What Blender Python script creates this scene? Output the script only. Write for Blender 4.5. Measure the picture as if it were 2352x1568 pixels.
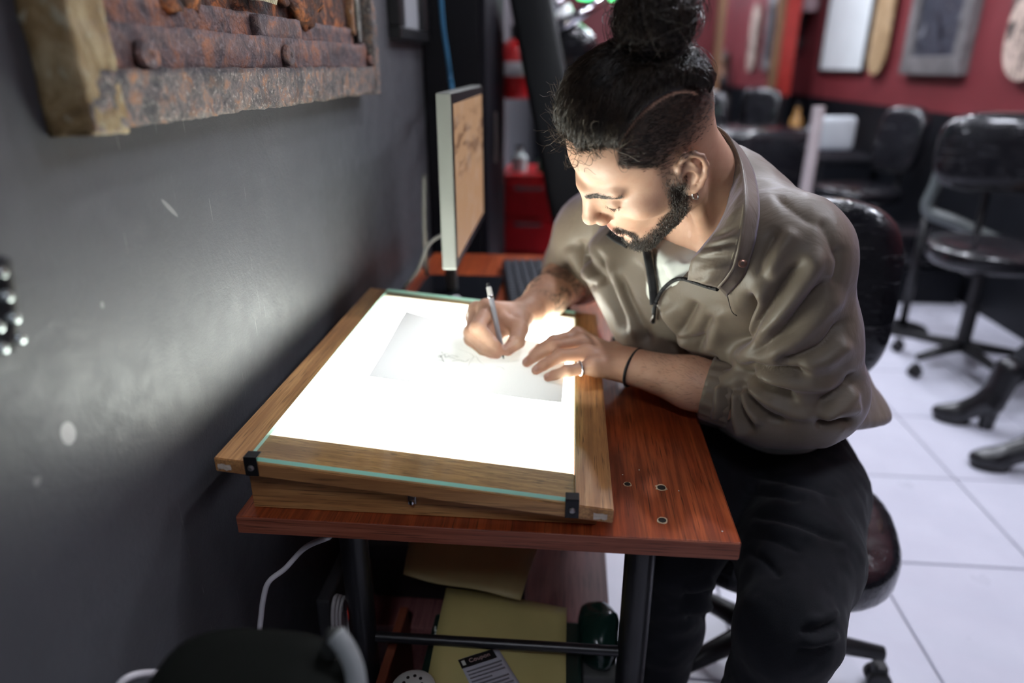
import bpy, bmesh, math, random
import numpy as np
from mathutils import Vector, Matrix, Quaternion

for _o in list(bpy.data.objects):
    bpy.data.objects.remove(_o, do_unlink=True)
scene = bpy.context.scene
COL = scene.collection

# ------------------------------------------------------------------ camera
FPX = 1568.0                                   # focal length in pixels of the 2352 x 1568 frame
_vy = np.array([1320 - 1176, 150 - 784, FPX]); _vy /= np.linalg.norm(_vy)
_dn = np.array([0.0, FPX * FPX / 634.0, FPX]); _dn /= np.linalg.norm(_dn)
_vx = np.cross(_dn, _vy)
if _vx[0] < 0: _vx = -_vx
RW = np.stack([_vx, _vy, -_dn])
CAM = np.array([.426, 0.0, 1.30])
def pix(px, py, d):
    return CAM + RW @ np.array([(px - 1176) / FPX * d, (py - 784) / FPX * d, d])
def _hit(px, py, ax, v):
    r = RW @ np.array([px - 1176, py - 784, FPX]); return CAM + r * ((v - CAM[ax]) / r[ax])
def onx(px, py, x): return _hit(px, py, 0, x)
def ony(px, py, y): return _hit(px, py, 1, y)
def onz(px, py, z): return _hit(px, py, 2, z)
def project(P):
    c = (np.asarray(P, float) - CAM) @ RW
    return np.stack([1176 + FPX * c[..., 0] / c[..., 2], 784 + FPX * c[..., 1] / c[..., 2], c[..., 2]], -1)

cd = bpy.data.cameras.new('camera'); cam = bpy.data.objects.new('camera', cd); COL.objects.link(cam)
cd.sensor_width = 36.0; cd.lens = 24.0; cd.clip_start = 0.02; cd.clip_end = 60
m = Matrix.Identity(4)
for i in range(3):
    m[i][0] = RW[i, 0]; m[i][1] = -RW[i, 1]; m[i][2] = -RW[i, 2]; m[i][3] = CAM[i]
cam.matrix_world = m
cd.dof.use_dof = True; cd.dof.focus_distance = .96; cd.dof.aperture_fstop = 1.5
scene.camera = cam

# ------------------------------------------------------------------ world, exposure
w = bpy.data.worlds.new('world'); scene.world = w; w.use_nodes = True
w.node_tree.nodes['Background'].inputs[0].default_value = (.75, .80, 1, 1)
w.node_tree.nodes['Background'].inputs[1].default_value = 0.02
vs = scene.view_settings
vs.view_transform = 'Standard'; vs.look = 'None'; vs.gamma = 1.0; vs.use_curve_mapping = False
vs.exposure = 0.0
scene.cycles.use_denoising = True
scene.cycles.max_bounces = 6; scene.cycles.diffuse_bounces = 3; scene.cycles.glossy_bounces = 3
scene.cycles.use_adaptive_sampling = True; scene.cycles.adaptive_threshold = 0.06; scene.cycles.adaptive_min_samples = 16
scene.cycles.sample_clamp_indirect = 4.0
BOARD_LIGHT = 40.0
CEIL_LIGHT = 55.0

# ------------------------------------------------------------------ helpers
rnd = random.Random(7)
def wloc(o):
    v = Vector((0, 0, 0))
    while o is not None:
        v += o.location; o = o.parent
    return v
def tag(o, label=None, cat=None, group=None, kind=None):
    if label: o['label'] = label
    if cat: o['category'] = cat
    if group: o['group'] = group
    if kind: o['kind'] = kind
    return o
def thing(name, loc, label, cat, group=None):
    o = bpy.data.objects.new(name, None); COL.objects.link(o); o.location = tuple(float(c) for c in loc)
    o.empty_display_size = .05
    return tag(o, label, cat, group)
def link(name, me, mat=None, parent=None, smooth=False, **kw):
    """world-space mesh data -> object; verts are shifted to the parent's frame"""
    o = bpy.data.objects.new(name, me); COL.objects.link(o)
    if parent is not None:
        o.parent = parent; me.transform(Matrix.Translation(-wloc(parent)))
    if mat is not None and not me.materials: me.materials.append(mat)
    if smooth:
        me.shade_smooth()
    return tag(o, **kw)
def obj(name, bm, mat=None, parent=None, smooth=False, **kw):
    me = bpy.data.meshes.new(name); bmesh.ops.recalc_face_normals(bm, faces=bm.faces[:]); bm.to_mesh(me); bm.free()
    if smooth == 'auto':
        o = link(name, me, mat, parent, True, **kw)
        me.set_sharp_from_angle(angle=math.radians(38)); return o
    return link(name, me, mat, parent, smooth, **kw)
def npmesh(name, V, F, mat=None, parent=None, smooth=True, **kw):
    me = bpy.data.meshes.new(name)
    V = np.asarray(V, float); F = np.asarray(F)
    me.vertices.add(len(V)); me.vertices.foreach_set('co', V.astype(np.float32).ravel())
    n = F.shape[1]
    me.loops.add(F.size); me.loops.foreach_set('vertex_index', F.astype(np.int32).ravel())
    me.polygons.add(len(F)); me.polygons.foreach_set('loop_start', np.arange(0, F.size, n, dtype=np.int32))
    me.update(calc_edges=True); me.validate()
    return link(name, me, mat, parent, smooth, **kw)
def B(): return bmesh.new()
def box(bm, c, s, rot=None, bev=0.0, seg=2):
    """box by centre and full size"""
    t = bmesh.new(); bmesh.ops.create_cube(t, size=1.0)
    bmesh.ops.scale(t, vec=s, verts=t.verts)
    if bev > 0:
        bmesh.ops.bevel(t, geom=t.edges[:], offset=bev, segments=seg, affect='EDGES', profile=.5)
    M = Matrix.Translation(Vector([float(k) for k in c]))
    if rot is not None: M = M @ rot.to_4x4()
    bmesh.ops.transform(t, matrix=M, verts=t.verts)
    _merge(bm, t); return bm
def bx(bm, x0, x1, y0, y1, z0, z1, bev=0.0, seg=2):
    return box(bm, ((x0 + x1) / 2, (y0 + y1) / 2, (z0 + z1) / 2), (x1 - x0, y1 - y0, z1 - z0), None, bev, seg)
def _merge(bm, t):
    me = bpy.data.meshes.new('tmp'); t.to_mesh(me); t.free(); bm.from_mesh(me); bpy.data.meshes.remove(me)
def tube(bm, pts, r, n=10, cap=True):
    """round tube along a polyline; r is a number or a list"""
    pts = [Vector([float(c) for c in p]) for p in pts]; k = len(pts)
    rs = r if hasattr(r, '__len__') else [r] * k
    rings = []; up = None
    for i, p in enumerate(pts):
        d = (pts[min(i + 1, k - 1)] - pts[max(i - 1, 0)]).normalized()
        if up is None:
            up = Vector((0, 0, 1)) if abs(d.z) < .9 else Vector((1, 0, 0))
        u = (up - d * up.dot(d)).normalized(); v = d.cross(u); up = u
        rings.append([bm.verts.new(p + (u * math.cos(a) + v * math.sin(a)) * rs[i]) for a in [2 * math.pi * j / n for j in range(n)]])
    for a, b in zip(rings, rings[1:]):
        for j in range(n):
            bm.faces.new((a[j], a[(j + 1) % n], b[(j + 1) % n], b[j]))
    if cap:
        bm.faces.new(rings[0][::-1]); bm.faces.new(rings[-1])
    return bm
def spline(pts, n=8):
    """Catmull-Rom through points"""
    P = [np.asarray(p, float) for p in pts]; P = [2 * P[0] - P[1]] + P + [2 * P[-1] - P[-2]]
    out = []
    for i in range(1, len(P) - 2):
        for t in np.linspace(0, 1, n, endpoint=False):
            a, b, c, d = P[i - 1:i + 3]
            out.append(.5 * (2 * b + (c - a) * t + (2 * a - 5 * b + 4 * c - d) * t * t + (3 * b - a - 3 * c + d) * t ** 3))
    out.append(P[-2]); return out
def lathe(bm, prof, origin=(0, 0, 0), axis=(0, 0, 1), n=24):
    """profile list of (radius, height) turned about axis"""
    q = Vector((0, 0, 1)).rotation_difference(Vector(axis).normalized()); O = Vector([float(c) for c in origin])
    rings = []
    for r, h in prof:
        if r < 1e-5: rings.append([bm.verts.new(O + q @ Vector((0, 0, h)))])
        else: rings.append([bm.verts.new(O + q @ Vector((r * math.cos(2 * math.pi * j / n), r * math.sin(2 * math.pi * j / n), h))) for j in range(n)])
    for a, b in zip(rings, rings[1:]):
        for j in range(n):
            if len(a) == 1 and len(b) > 1: bm.faces.new((a[0], b[(j + 1) % n], b[j]))
            elif len(b) == 1 and len(a) > 1: bm.faces.new((a[j], a[(j + 1) % n], b[0]))
            elif len(a) > 1: bm.faces.new((a[j], a[(j + 1) % n], b[(j + 1) % n], b[j]))
    return bm
def prism(bm, poly, ext):
    """polygon (3D points) extruded by vector"""
    e = Vector([float(c) for c in ext]); a = [bm.verts.new(Vector([float(c) for c in p])) for p in poly]; b = [bm.verts.new(v.co + e) for v in a]
    n = len(a); bm.faces.new(a); bm.faces.new(b[::-1])
    for i in range(n): bm.faces.new((a[i], b[i], b[(i + 1) % n], a[(i + 1) % n]))
    return bm
def loft(rows, closed=False):
    """grid of 3D rows -> V, F"""
    R_ = np.asarray(rows, float); a, b = R_.shape[:2]; V = R_.reshape(-1, 3); F = []
    for i in range(a - 1):
        for j in range(b if closed else b - 1):
            F.append((i * b + j, i * b + (j + 1) % b, (i + 1) * b + (j + 1) % b, (i + 1) * b + j))
    return V, np.array(F)
def solid(o, t, off=-1):
    md = o.modifiers.new('thick', 'SOLIDIFY'); md.thickness = t; md.offset = off; return o
def copy_tree(o, parent=None):
    c = o.copy(); COL.objects.link(c); c.parent = parent
    for ch in list(o.children): copy_tree(ch, c)
    return c

# ------------------------------------------------------------------ materials
class NT:
    def __init__(s, name):
        s.m = bpy.data.materials.new(name); s.m.use_nodes = True; s.t = s.m.node_tree
        s.b = s.t.nodes['Principled BSDF']; s.out = s.t.nodes['Material Output']
    def n(s, typ, **kw):
        x = s.t.nodes.new(typ)
        for k, v in kw.items():
            if k.startswith('i_'):
                x.inputs[k[2:].replace('_', ' ')].default_value = v
            else: setattr(x, k, v)
        return x
    def l(s, a, b): s.t.links.new(a, b)
    def coord(s, scale=(1, 1, 1), which='Object', rot=(0, 0, 0), loc=(0, 0, 0)):
        tc = s.n('ShaderNodeTexCoord'); mp = s.n('ShaderNodeMapping')
        mp.inputs['Scale'].default_value = scale; mp.inputs['Rotation'].default_value = rot; mp.inputs['Location'].default_value = loc
        s.l(tc.outputs[which], mp.inputs[0]); return mp.outputs[0]
    def noise(s, vec, scale, detail=4, rough=.55, dist=0.0):
        x = s.n('ShaderNodeTexNoise'); x.inputs['Scale'].default_value = scale; x.inputs['Detail'].default_value = detail
        x.inputs['Roughness'].default_value = rough; x.inputs['Distortion'].default_value = dist
        if vec is not None: s.l(vec, x.inputs['Vector'])
        return x.outputs['Fac']
    def ramp(s, fac, stops, interp='LINEAR'):
        x = s.n('ShaderNodeValToRGB'); x.color_ramp.interpolation = interp; e = x.color_ramp.elements
        while len(e) < len(stops): e.new(.5)
        for el, (p, c) in zip(e, stops):
            el.position = p; el.color = (c[0], c[1], c[2], 1) if hasattr(c, '__len__') else (c, c, c, 1)
        s.l(fac, x.inputs[0]); return x.outputs[0]
    def mix(s, fac, a, b, mode='MIX'):
        x = s.n('ShaderNodeMix', data_type='RGBA', blend_type=mode)
        for sock, v in ((x.inputs[0], fac), (x.inputs[6], a), (x.inputs[7], b)):
            if hasattr(v, 'node'): s.l(v, sock)
            elif hasattr(v, '__len__'): sock.default_value = (*v, 1)[:4]
            else: sock.default_value = v
        return x.outputs[2]
    def math(s, op, a, b=0.0, c=None, clamp=False):
        x = s.n('ShaderNodeMath', operation=op, use_clamp=clamp)
        for i, v in enumerate((a, b) if c is None else (a, b, c)):
            if hasattr(v, 'node'): s.l(v, x.inputs[i])
            else: x.inputs[i].default_value = v
        return x.outputs[0]
    def bump(s, h, strength=.3, dist=.002, normal=None):
        x = s.n('ShaderNodeBump'); x.inputs['Strength'].default_value = strength; x.inputs['Distance'].default_value = dist
        s.l(h, x.inputs['Height'])
        if normal is not None: s.l(normal, x.inputs['Normal'])
        s.l(x.outputs[0], s.b.inputs['Normal']); return x.outputs[0]
    def set(s, **kw):
        names = dict(col='Base Color', rough='Roughness', metal='Metallic', spec='Specular IOR Level', trans='Transmission Weight', ior='IOR',
                     coat='Coat Weight', coatr='Coat Roughness', sheen='Sheen Weight', sss='Subsurface Weight', sssr='Subsurface Radius', ssss='Subsurface Scale',
                     emit='Emission Color', emits='Emission Strength', alpha='Alpha', aniso='Anisotropic')
        for k, v in kw.items():
            i = s.b.inputs[names[k]]
            if hasattr(v, 'node'): s.l(v, i)
            elif hasattr(v, '__len__') and len(v) == 3 and k != 'sssr': i.default_value = (*v, 1)
            else: i.default_value = v
        return s
_M = {}
def plain(name, col, rough=.5, metal=0.0, spec=.5, bump=0.0, bscale=200, var=.12, coat=0.0, vscale=6):
    """simple surface with a little tonal noise and fine relief"""
    if name in _M: return _M[name]
    t = NT(name); v = t.coord()
    c2 = tuple(max(0, k * (1 - var)) for k in col); c3 = tuple(min(1, k * (1 + var)) for k in col)
    t.set(col=t.ramp(t.noise(v, vscale, 3), [(.3, c2), (.7, c3)]), rough=rough, metal=metal, spec=spec, coat=coat)
    if bump > 0: t.bump(t.noise(v, bscale, 3), bump, .001)
    _M[name] = t.m; return t.m
def glow(name, col, strength):
    if name in _M: return _M[name]
    t = NT(name); t.set(col=(.8, .8, .8), emit=col, emits=strength); _M[name] = t.m; return t.m
def wood(name, dark, mid, light, axis='y', scale=1.0, rough=.35, spec=.5, fine=1.0, contrast=1.0):
    if name in _M: return _M[name]
    t = NT(name)
    def sc(a, b): return {'x': (a, b, b), 'y': (b, a, b), 'z': (b, b, a)}[axis]
    v = t.coord(tuple(k * scale for k in sc(1.0, 9.0)))
    big = t.noise(v, 1.6, 5, .55, 1.2)
    v2 = t.coord(tuple(k * scale for k in sc(5, 170)))
    fin = t.noise(v2, 1.0, 4, .6)
    v3 = t.coord(tuple(k * scale for k in sc(12, 420)))
    pore = t.noise(v3, 1.0, 2, .6)
    c = t.ramp(big, [(.28, dark), (.46, mid), (.62, light), (.78, mid)])
    c = t.mix(t.ramp(fin, [(.42, .65 * contrast), (.60, 0.0)]), c, dark)
    c = t.mix(t.ramp(pore, [(.33, .75), (.42, 0.0)]), c, tuple(k * .35 for k in dark))
    t.set(col=c, rough=t.ramp(fin, [(.3, rough + .1), (.7, rough)]), spec=spec)
    t.bump(fin, .08 * fine, .0006)
    _M[name] = t.m; return t.m
def vinyl(name, col=(.006, .006, .008)):
    """black upholstery under tight cling film: crinkled gloss"""
    if name in _M: return _M[name]
    t = NT(name); v = t.coord((1, 1, 1))
    a = t.noise(t.coord((3, 11, 5), rot=(.3, .2, .5)), 2.2, 4, .6, 2.0)
    b = t.noise(t.coord((1, 2.6, 1), rot=(.4, .1, .7)), 17, 4, .6, 3.0)
    h = t.math('ADD', t.math('MULTIPLY', a, 1.0), t.math('MULTIPLY', b, .55))
    stk = t.noise(t.coord((5, 5, 70), rot=(.5, .35, .2)), 1.6, 4, .6, .8); stk = t.math('MULTIPLY', t.ramp(stk, [(.60, 0.0), (.64, .30), (.68, 0.0)]), t.ramp(a, [(.42, 0.0), (.58, 1.0)]))  # pale streaks: film creases and scratches, their glints painted into the colour
    t.set(col=t.mix(stk, t.ramp(a, [(.35, col), (.75, tuple(k * 1.8 + .003 for k in col))]), (.30, .30, .32)), rough=t.ramp(b, [(.3, .14), (.75, .22)]), spec=.30, coat=.60, coatr=.03)
    t.bump(h, .5, .008)
    _M[name] = t.m; return t.m

MAT_BLACK_METAL = plain('black_metal', (.012, .012, .014), .35, 0, .5, .05, 300)
MAT_CHROME = plain('chrome', (.72, .72, .75), .16, 1, .5, var=.04)
MAT_STEEL = plain('steel', (.32, .31, .30), .38, 1, .5, .1, 250)
MAT_BLACK_PLASTIC = plain('black_plastic', (.016, .016, .018), .45, 0, .4, .1, 500)
MAT_CABLE_WHITE = plain('white_cable', (.62, .60, .62), .45)

# ================================================================== THE SETTING
WX, RX, BY, FY, CZ = -.045, 2.75, 8.3, -1.5, 2.75     # left wall, right wall, back, front, ceiling
TILE = .4525
# -- floor: grout slab with separate tiles
t = NT('grout'); t.set(col=t.ramp(t.noise(t.coord(), 60, 3), [(.3, (.30, .30, .34)), (.7, (.36, .36, .40))]), rough=.8); MAT_GROUT = t.m
t = NT('floor_tile')
v = t.coord(which='Object'); oi = t.n('ShaderNodeObjectInfo')
c = t.ramp(t.noise(v, 5, 5), [(.3, (.57, .57, .66)), (.7, (.64, .64, .73))])
c = t.mix(t.math('MULTIPLY', oi.outputs['Random'], .12), c, (.50, .50, .58))
t.set(col=c, rough=t.ramp(t.noise(v, 9, 3), [(.3, .27), (.7, .33)]), spec=.45); MAT_TILE = t.m
floor = obj('floor', bx(B(), WX - .1, RX + .1, FY - .1, BY + .1, -.08, -.006), MAT_GROUT, kind='structure')
full = None
nx0 = math.floor((WX - 1.304) / TILE); nx1 = math.ceil((RX - 1.304) / TILE)
ny0 = math.floor((.1 - 1.641) / TILE); ny1 = math.ceil((7.0 - 1.641) / TILE)
for j in range(ny0, ny1):
    for i in range(nx0, nx1):
        a0, a1 = 1.304 + i * TILE + .003, 1.304 + (i + 1) * TILE - .003
        b0, b1 = 1.641 + j * TILE + .003, 1.641 + (j + 1) * TILE - .003
        c0, c1 = max(a0, WX), min(a1, RX)
        if c1 - c0 < .02: continue
        if full is not None and c0 == a0 and c1 == a1:
            o = bpy.data.objects.new('floor_tile', full); COL.objects.link(o); o.parent = floor
        else:
            o = obj('floor_tile', bx(B(), c0 - a0, c1 - a0, 0, b1 - b0, -.010, 0, .0015, 1), MAT_TILE, floor)
            if c0 == a0 and c1 == a1: full = o.data
        o.location = (a0, b0, 0)
obj('floor_far', bx(B(), WX, RX, 1.641 + ny1 * TILE, BY, -.010, 0), MAT_TILE, floor)
obj('floor_near', bx(B(), WX, RX, FY, 1.641 + ny0 * TILE, -.010, 0), MAT_TILE, floor)

# -- walls
t = NT('charcoal_wall_paint'); v = t.coord()
c = t.ramp(t.noise(v, 3.0, 4), [(.3, (.076, .078, .086)), (.7, (.087, .089, .098))])
def scratches(t, rot, sc, thr):
    q = t.noise(t.coord(sc, rot=rot), 1.0, 2, .5, .4)
    return t.ramp(q, [(thr, 0.0), (thr + .015, 1.0)])
s1 = scratches(t, (.35, 0, 0), (1, 260, 9), .735)
s2 = scratches(t, (-.5, 0, 0), (1, 330, 12), .745)
s3 = scratches(t, (1.2, 0, 0), (1, 300, 10), .75)
s = t.math('MAXIMUM', t.math('MAXIMUM', s1, s2), s3)
s = t.math('MULTIPLY', s, t.ramp(t.noise(v, 2.3, 2), [(.45, 0.0), (.6, .8)]))
c = t.mix(s, c, (.30, .30, .30))
def spot(t, cy, cz, ry, rz, rot=0.0):
    tc = t.n('ShaderNodeTexCoord'); sx = t.n('ShaderNodeSeparateXYZ'); t.l(tc.outputs['Object'], sx.inputs[0])
    y = t.math('SUBTRACT', sx.outputs[1], cy); z = t.math('SUBTRACT', sx.outputs[2], cz)
    ca, sa = math.cos(rot), math.sin(rot)
    a = t.math('ADD', t.math('MULTIPLY', y, ca / ry), t.math('MULTIPLY', z, sa / ry))
    b = t.math('ADD', t.math('MULTIPLY', y, -sa / rz), t.math('MULTIPLY', z, ca / rz))
    d = t.math('ADD', t.math('MULTIPLY', a, a), t.math('MULTIPLY', b, b))
    return t.ramp(d, [(.7, 1.0), (1.0, 0.0)])
p1 = onx(157, 995, WX); p2 = onx(86, 1105, WX); p3 = onx(235, 700, WX); p4 = onx(390, 478, WX)
for p, ry, rz, rt, k in ((p1, .010, .013, .3, .9), (p2, .005, .005, 0, .25), (p3, .003, .004, 0, .3), (p4, .020, .0035, -.75, .25)):
    c = t.mix(t.math('MULTIPLY', spot(t, p[1], p[2], ry, rz, rt), k), c, (.55, .55, .53))
t.set(col=c, rough=t.ramp(t.noise(v, 30, 3), [(.3, .40), (.7, .52)]), spec=.45)
t.bump(t.math('ADD', t.noise(v, 130, 4, .6), t.math('MULTIPLY', t.noise(v, 420, 2), .5)), .30, .0018); MAT_WALL = t.m
wall_left = obj('wall_left', bx(B(), WX - .12, WX, FY - .1, BY + .1, -.006, CZ), MAT_WALL, kind='structure')
MAT_RED = plain('red_wall_paint', (.19, .032, .038), .42, 0, .5, .12, 160, .10, vscale=2)
MAT_BLACKPAINT = plain('black_dado_paint', (.008, .009, .012), .45, 0, .18, .1, 160, .2)
wall_right = obj('wall_right', bx(B(), RX, RX + .12, FY - .1, BY + .1, 1.02, CZ), MAT_RED, kind='structure')
obj('dado', bx(B(), RX - .004, RX + .12, FY - .1, BY + .1, -.006, 1.02), MAT_BLACKPAINT, wall_right)
wall_back = obj('wall_back', bx(B(), WX, RX, BY, BY + .12, 1.02, CZ), MAT_RED, kind='structure')
obj('dado', bx(B(), WX, RX, BY - .004, BY + .12, -.006, 1.02), MAT_BLACKPAINT, wall_back)
obj('wall_front', bx(B(), WX, RX, FY - .12, FY, -.006, CZ), MAT_WALL, kind='structure')
MAT_CEIL = plain('ceiling_paint', (.12, .12, .14), .8, bump=.1, bscale=90)
ceiling = obj('ceiling', bx(B(), WX - .12, RX + .12, FY - .12, BY + .12, CZ, CZ + .1), MAT_CEIL, kind='structure')

# ------------------------------------------------------------------ ceiling lamps (above the frame; they light the shop)
MAT_LAMPBODY = plain('white_enamel', (.75, .75, .75), .35)
def ceiling_lamp(x, y, strength, label, L=.62, W=.30):
    r = thing('ceiling_lamp', (x, y, CZ - .06), label, 'ceiling lamp')
    b = B(); bx(b, x - W / 2 - .02, x + W / 2 + .02, y - L / 2 - .02, y + L / 2 + .02, CZ - .045, CZ, .006)
    obj('housing', b, MAT_LAMPBODY, r)
    obj('diffuser', bx(B(), x - W / 2, x + W / 2, y - L / 2, y + L / 2, CZ - .056, CZ - .0455, .003), glow('lamp_diffuser_%d' % round(strength * 10), (.84, .88, 1.0), strength), r)
ceiling_lamp(2.30, .25, CEIL_LIGHT * .14, 'white ceiling panel lamp nearest the front of the shop')
ceiling_lamp(.30, -.95, CEIL_LIGHT * .45, 'white ceiling panel lamp behind the viewer by the dark wall')
ceiling_lamp(2.15, 1.55, CEIL_LIGHT * .9, 'white ceiling panel lamp above the swivel chairs')
ceiling_lamp(1.55, 3.10, CEIL_LIGHT * .8, 'white ceiling panel lamp above the red tool chest')
ceiling_lamp(1.55, 4.70, CEIL_LIGHT, 'white ceiling panel lamp halfway down the red wall')
ceiling_lamp(1.55, 6.80, CEIL_LIGHT, 'white ceiling panel lamp by the far tall mirror')

# small round downlights between the panels: they make the glints on the film-wrapped chairs
for _i, (x_, y_) in enumerate(((1.0, 1.6), (2.2, 1.7), (1.0, 3.5), (2.1, 3.6), (1.0, 5.6), (2.1, 5.7))):
    r = thing('downlight', (x_, y_, CZ - .02), ('round ceiling downlight above the desk', 'round ceiling downlight over the artist\'s chair', 'round ceiling downlight by the tipped-up bench', 'round ceiling downlight over the right-edge chair', 'round ceiling downlight by the far left wall', 'round ceiling downlight by the far red wall')[_i], 'ceiling lamp')
    obj('ring', lathe(B(), [(.075, 0), (.078, -.012), (.052, -.014), (.050, -.002)], (x_, y_, CZ), n=24), MAT_LAMPBODY, r, 'auto')
    obj('bulb', lathe(B(), [(.049, -.003), (.040, -.012), (0, -.016)], (x_, y_, CZ), n=20), glow('downlight_glow', (.90, .92, 1.0), 600.0), r, 'auto')

# ================================================================== DESK
MAT_DESK = wood('cherry_laminate', (.140, .022, .008), (.36, .064, .018), (.47, .104, .030), 'y', 1.0, .30, .5)
MAT_DESKX = wood('cherry_edge', (.20, .050, .024), (.32, .095, .050), (.38, .125, .070), 'x', 1.0, .42, .4)
DZ = .75
desk = thing('desk', (.33, 1.4, 0), 'reddish cherry laminate desk with black tube legs along the dark wall', 'desk')
dt = obj('desk_top', bx(B(), 0, .65, .714, 2.08, DZ - .026, DZ, .0012, 2), MAT_DESK, desk)
obj('edge_band', bx(B(), .0005, .6495, .7125, .7139, DZ - .0255, DZ - .0006, .0005, 1), MAT_DESKX, dt, label='lighter front edge band')
obj('edge_band', bx(B(), .6501, .6513, .7145, 2.0795, DZ - .0255, DZ - .0006, .0004, 1), MAT_DESK, dt)
MAT_HOLE = plain('hole_dark', (.02, .017, .015), .7); MAT_CHIP = plain('chipped_board', (.62, .48, .32), .8, var=.3, bump=.4, bscale=600, vscale=300)
for px_, py_, r in ((1441, 1112, .0042), (1519, 1120, .0055), (1521, 1195, .0050)):
    p = onz(px_, py_, DZ)
    b = B(); pts = []
    for k in range(14):
        a = 2 * math.pi * k / 14; q = r * rnd.uniform(1.25, 1.75); pts.append((p[0] + q * math.cos(a), p[1] + q * math.sin(a), DZ - .0002))
    prism(b, pts, (0, 0, .0006)); h = obj('screw_hole', b, MAT_CHIP, dt)
    b = B(); lathe(b, [(0, .0003), (r, .0003), (r * 1.05, .0007), (r * .7, .0006), (0, .0005)], (p[0], p[1], DZ), n=12); obj('hole', b, MAT_HOLE, h)
for px_, py_ in ((1468, 1079), (1559, 1127), (1659, 1220), (1430, 1090)):
    p = onz(px_, py_, DZ); obj('paint_speck', lathe(B(), [(.0011, -.0001), (.0010, .0004), (0, .0007)], (p[0], p[1], DZ), n=7), plain('speck_white', (.8, .8, .75), .7), dt)
for x_, r in ((.105, .022), (.5485, .0235)):
    for y_ in (.85, 1.95):
        b = B(); tube(b, [(x_, y_, .012), (x_, y_, .7239)], r, 20); lg = obj('leg', b, MAT_BLACK_METAL, desk, 'auto')
        obj('foot_cap', lathe(B(), [(0, 0), (r * 1.15, 0), (r * 1.15, .02), (r, .022)], (x_, y_, 0), n=20), MAT_BLACK_PLASTIC, lg, 'auto')
for y_ in (.85, 1.95):
    obj('crossbar', tube(B(), [(.126, y_, .416), (.526, y_, .420)], .0085, 14), MAT_BLACK_METAL, desk, 'auto')

# ================================================================== LIGHT BOX
def btop(x): return .8435 - .096 * (x + .006)        # top plane of the sloping board
def onboard(px_, py_, h=0.0):
    """pixel -> point at height h over the board's glass"""
    r = RW @ np.array([px_ - 1176, py_ - 784, FPX]); k = -.096
    # z = .8435-.096*.006 + GT + h + k x
    z0 = .8435 - .096 * .006 + .006 + h
    tt = (z0 + k * CAM[0] - CAM[2]) / (r[2] - k * r[0]); return CAM + tt * r
OAKA = ((.30, .130, .045), (.52, .255, .090), (.62, .335, .128))
MAT_OAKY = wood('oak_along', *OAKA, 'y', 1.2, .38); MAT_OAKX = wood('oak_across', *OAKA, 'x', 1.2, .38)
lb = thing('light_box', (.24, 1.05, DZ), 'sloping oak tracing light box with a glowing glass top on the desk', 'light box')
X0, X1, Y0, Y1, TH = -.010, .491, .705, 1.415, .020
GX0, GX1, GY0, GY1 = .034, .444, .7095, 1.402
def slab(b, x0, x1, y0, y1, t0, t1):
    """slab following the board's slope between offsets t0..t1 from its top plane"""
    prism(b, [(x0, y0, btop(x0) + t0), (x1, y0, btop(x1) + t0), (x1, y0, btop(x1) + t1), (x0, y0, btop(x0) + t1)], (0, y1 - y0, 0))
    return b
def bev(b, w=.0012, s=2):
    bmesh.ops.recalc_face_normals(b, faces=b.faces[:]); bmesh.ops.bevel(b, geom=b.edges[:], offset=w, segments=s, affect='EDGES'); return b
LX0, LX1, LY0, LY1 = .030, .443, .775, 1.378
obj('side_rail', bev(slab(B(), X0, LX0, Y0, Y1, -TH, 0)), MAT_OAKY, lb)
obj('side_rail', bev(slab(B(), LX1, X1, Y0, Y1, -TH, 0)), MAT_OAKY, lb)
fr = obj('front_rail', bev(slab(B(), LX0, LX1, Y0, LY0, -TH, -.0005)), MAT_OAKX, lb)
obj('back_rail', bev(slab(B(), LX0, LX1, LY1, Y1, -TH, -.0005)), MAT_OAKX, lb)
# tray under the board: four panels
zb = DZ + .0005
def panel(x0, x1, y0, y1):
    b = B(); prism(b, [(x0, y0, zb), (x1, y0, zb), (x1, y0, btop(x1) - TH - .0005), (x0, y0, btop(x0) - TH - .0005)], (0, y1 - y0, 0)); return bev(b, .0008)
fp = obj('front_panel', panel(.016, .473, .735, .747), MAT_OAKX, lb)
obj('back_panel', panel(.016, .473, 1.370, 1.382), MAT_OAKX, lb)
obj('side_panel', panel(.016, .028, .7475, 1.3695), MAT_OAKY, lb); obj('side_panel', panel(.461, .473, .7475, 1.3695), MAT_OAKY, lb)
# glowing diffuser: a lit acrylic sheet, tubes inside fade towards its rim
t = NT('lit_acrylic'); tc = t.n('ShaderNodeTexCoord'); sx = t.n('ShaderNodeSeparateXYZ'); t.l(tc.outputs['Generated'], sx.inputs[0])
def edge(s, wd):
    a = t.math('MINIMUM', s, t.math('SUBTRACT', 1.0, s)); return t.math('DIVIDE', a, wd, clamp=True)
fx = edge(sx.outputs[0], .09); fy = edge(sx.outputs[1], .07)
fall = t.ramp(t.math('MULTIPLY', fx, fy), [(0.0, .16), (.45, .85), (1.0, 1.0)], 'EASE')
cx_ = t.ramp(fall, [(0, (1.0, .82, .62)), (.6, (1.0, .95, .86)), (1, (1.0, .975, .93))])
bar = t.n('ShaderNodeVectorMath', operation='DISTANCE'); t.l(tc.outputs['Generated'], bar.inputs[0]); bar.inputs[1].default_value = (.55, .52, .5)
core = t.ramp(bar.outputs['Value'], [(.05, 1.0), (.65, .28)])
t.set(col=(.8, .8, .8), emit=cx_, emits=t.math('MULTIPLY', t.math('MULTIPLY', fall, core), BOARD_LIGHT), rough=.4); MAT_LIT = t.m
obj('diffuser', slab(B(), LX0 + .0006, LX1 - .0006, LY0 + .0006, LY1 - .0006, -.006, -.0006), MAT_LIT, lb, label='glowing white acrylic diffuser')
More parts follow.
